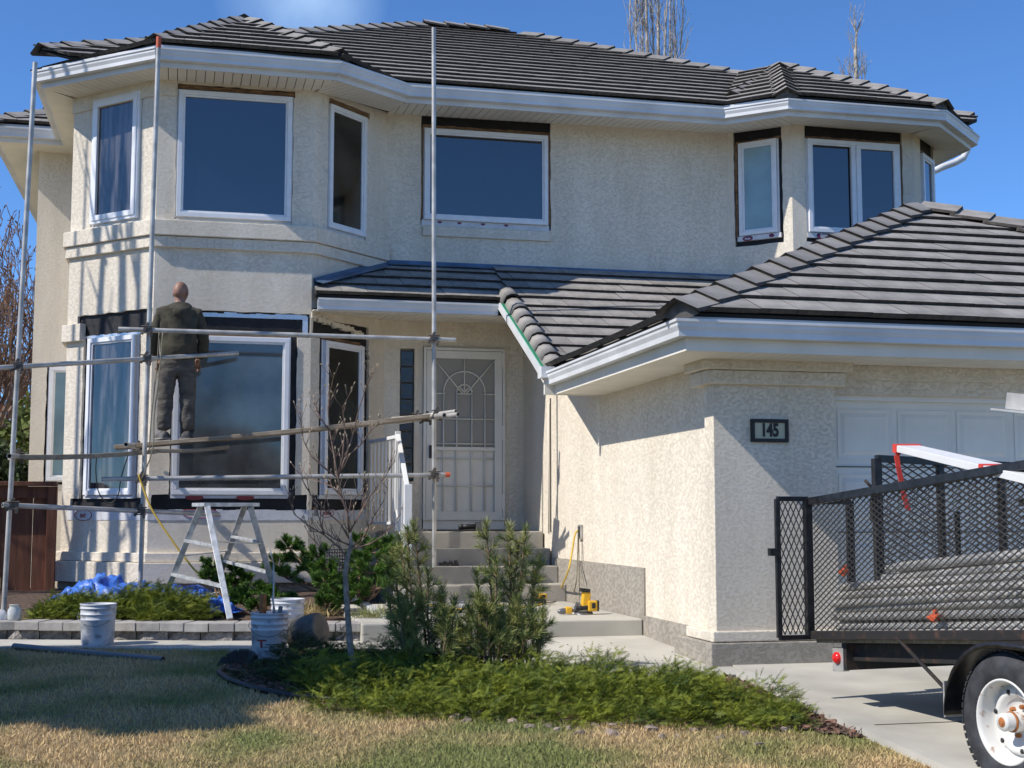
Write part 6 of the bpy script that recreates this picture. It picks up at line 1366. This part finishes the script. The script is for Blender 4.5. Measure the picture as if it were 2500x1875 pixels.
for i,(x,w,h) in enumerate(((-16,10,4.0),(0,11,4.4),(16,10,4.0))):
    t=thing('neighbour_house',(x,-36,-2),['low house across the road on the left','low house across the road in the middle','low house across the road on the right'][i],'house'); mb=MB(); mb.box((x-w/2,-41,-2.5),(x+w/2,-33,1.2)); mb.build('walls','hedge',t); mb=MB(); mb.add([(x-w/2-.5,-33-(-.5),1.2),(x+w/2+.5,-32.5,1.2),(x+w/2+.5,-41.5,1.2),(x-w/2-.5,-41.5,1.2),(x-w/2+3,-37,h),(x+w/2-3,-37,h)],[(0,1,5,4),(1,2,5),(2,3,4,5),(3,0,4)]); mb.build('roof','tile',t)
# ---------------------------------------------------------------- rocks, bed edging, mulch, grass
mb=MB(); V=[];
ex=[(.26,10.4),(.20,10.1),(.26,9.75),(.42,9.4),(.62,9.12),(.9,8.93),(1.15,8.80)]
pts=[Vector((x,y,ground(x,y)+.022)) for x,y in ex]; mb.tube(pts,.02,8); prop(mb.build('bed_edging','plasticblack'),'black plastic lawn edging curving round the juniper bed','edging')
bed=[(.24,10.5),(.22,10.1),(.3,9.7),(.45,9.38),(.7,9.08),(1.2,8.74),(2.0,8.22),(2.8,7.95),(3.5,7.66),(3.86,7.3),(3.86,9.34),(2.3,9.34),(2.1,11.3),(1.0,11.3)]
st=.12; V=[];Fq=[];mb=MB()
for i in range(36):
    for j in range(34):
        x=.1+i*st;y=7.2+j*st
        if inpoly(x,y,bed): mb.add([(x+a*st/2,y+b*st/2,ground(x+a*st/2,y+b*st/2)+.012) for a,b in((-1,-1),(1,-1),(1,1),(-1,1))],[(0,1,2,3)],smooth=True)
mb.build('bed_mulch','soil',kind='structure')
rng=np.random.default_rng(11); P=[]
while len(P)<5200:
    x,y=rng.uniform(.15,3.9),rng.uniform(7.2,10.8)
    if inpoly(x,y,bed): P.append((x,y,ground(x,y)+.02))
P=np.array(P); D=rng.normal(0,1,(len(P),3))*[1,1,.2]; V,Fa=scatter([(-.18,0,0),(.18,0,0),(.12,1,.1),(-.1,.9,.1)],[(0,1,2,3)],P,D,rng.uniform(.02,.06,len(P)),rng); npobj('wood_mulch',V,Fa,'mulch',label='brown wood mulch and dead leaves under the junipers',category='mulch',kind='stuff')
rk=[(1190,1577),(1210,1582),(1232,1580),(1292,1575),(1150,1578),(1330,1588),(1437,1592),(1345,1572),(1112,1570),(1392,1566),(1410,1580),(985,1565),(1012,1570),(960,1562),(1258,1588),(1560,1592),(1616,1584),(1705,1578),(1470,1590),(1505,1580),(1180,1560),(1225,1560),(905,1556)]
def rock(p,s,lb):
    bm=bmesh.new(); bmesh.ops.create_icosphere(bm,subdivisions=2,radius=1); k=R.uniform(0,50)
    for v in bm.verts: n_=v.co.copy(); v.co=Vector((n_.x*s*1.2,n_.y*s*.8,n_.z*s*.62))*(1+.45*noise.noise(n_*1.3+Vector((k,0,0))))
    me=bpy.data.meshes.new('rock'); bm.to_mesh(me); bm.free(); me.materials.append(MATS['rock']); o=bpy.data.objects.new('rock',me); COL.objects.link(o); o.location=p; o.rotation_euler=(R.uniform(-.4,.4),R.uniform(-.4,.4),R.uniform(0,6)); return prop(o,lb,'rock','pale rocks along the front edge of the juniper bed')
for i,(px,py) in enumerate(rk): q=atZ(px,py,-1.27); q=Vector((q.x,q.y,ground(q.x,q.y)+.012)); rock(q+Vector((0,.05,-.008)),R.uniform(.022,.055),'pale beige rock at the front edge of the juniper bed')
# grass blades
N_=170000; x=rng.uniform(-3.4,4.0,N_); y=5.9+(12.3-5.9)*rng.uniform(0,1,N_)**1.5
k=np.ones(N_,bool)
for i in range(N_):
    if y[i]>7.1 and inpoly(x[i],y[i],bed): k[i]=False
k&=(x<3.85)|(y>9.4)==True; k&=~((x>3.85)); k&=~((x>1.0)&(y>9.3)); k&=~((y>11.35)&(x>.3)); k&=~(y>12.05-np.clip((x+1.9)*.25,0,.62)); k&=(x>-.40*y*1.0+.228*y-.6)
x,y=x[k],y[k]; n=len(x); g=np.where(y<9.8,-1.15+.06*(y-9.8),-1.15+.03*(y-9.8)); P=np.stack([x,y,g],1); D=np.stack([rng.normal(0,.45,n),rng.normal(0,.45,n),rng.uniform(.5,1,n)],1)
V,Fa=scatter([(-.10,0,0),(.10,0,0),(.0,1,.12)],[(0,1,2)],P,D,rng.uniform(.018,.042,n),rng); npobj('grass',V,Fa,'blade',label='short half dormant straw and green lawn grass',category='grass',kind='stuff')
mb=MB()
for px,py in ((148,1609),(1640,1640),(1325,1610)): q=atZ(px,py,-1.36); mb.obox(Matrix.Translation((q.x,q.y,ground(q.x,q.y)+.03))@Matrix.Rotation(px,4,'Z'),.05,.02,.008)
prop(mb.build('litter','rock'),'small pale leaves and chips lying on the sunlit grass','litter',kind='stuff')
for o in list(bpy.data.objects):
    if o.name.startswith('bucket.'): pass
for me in [m for m in bpy.data.meshes if m.users==0]: bpy.data.meshes.remove(me)
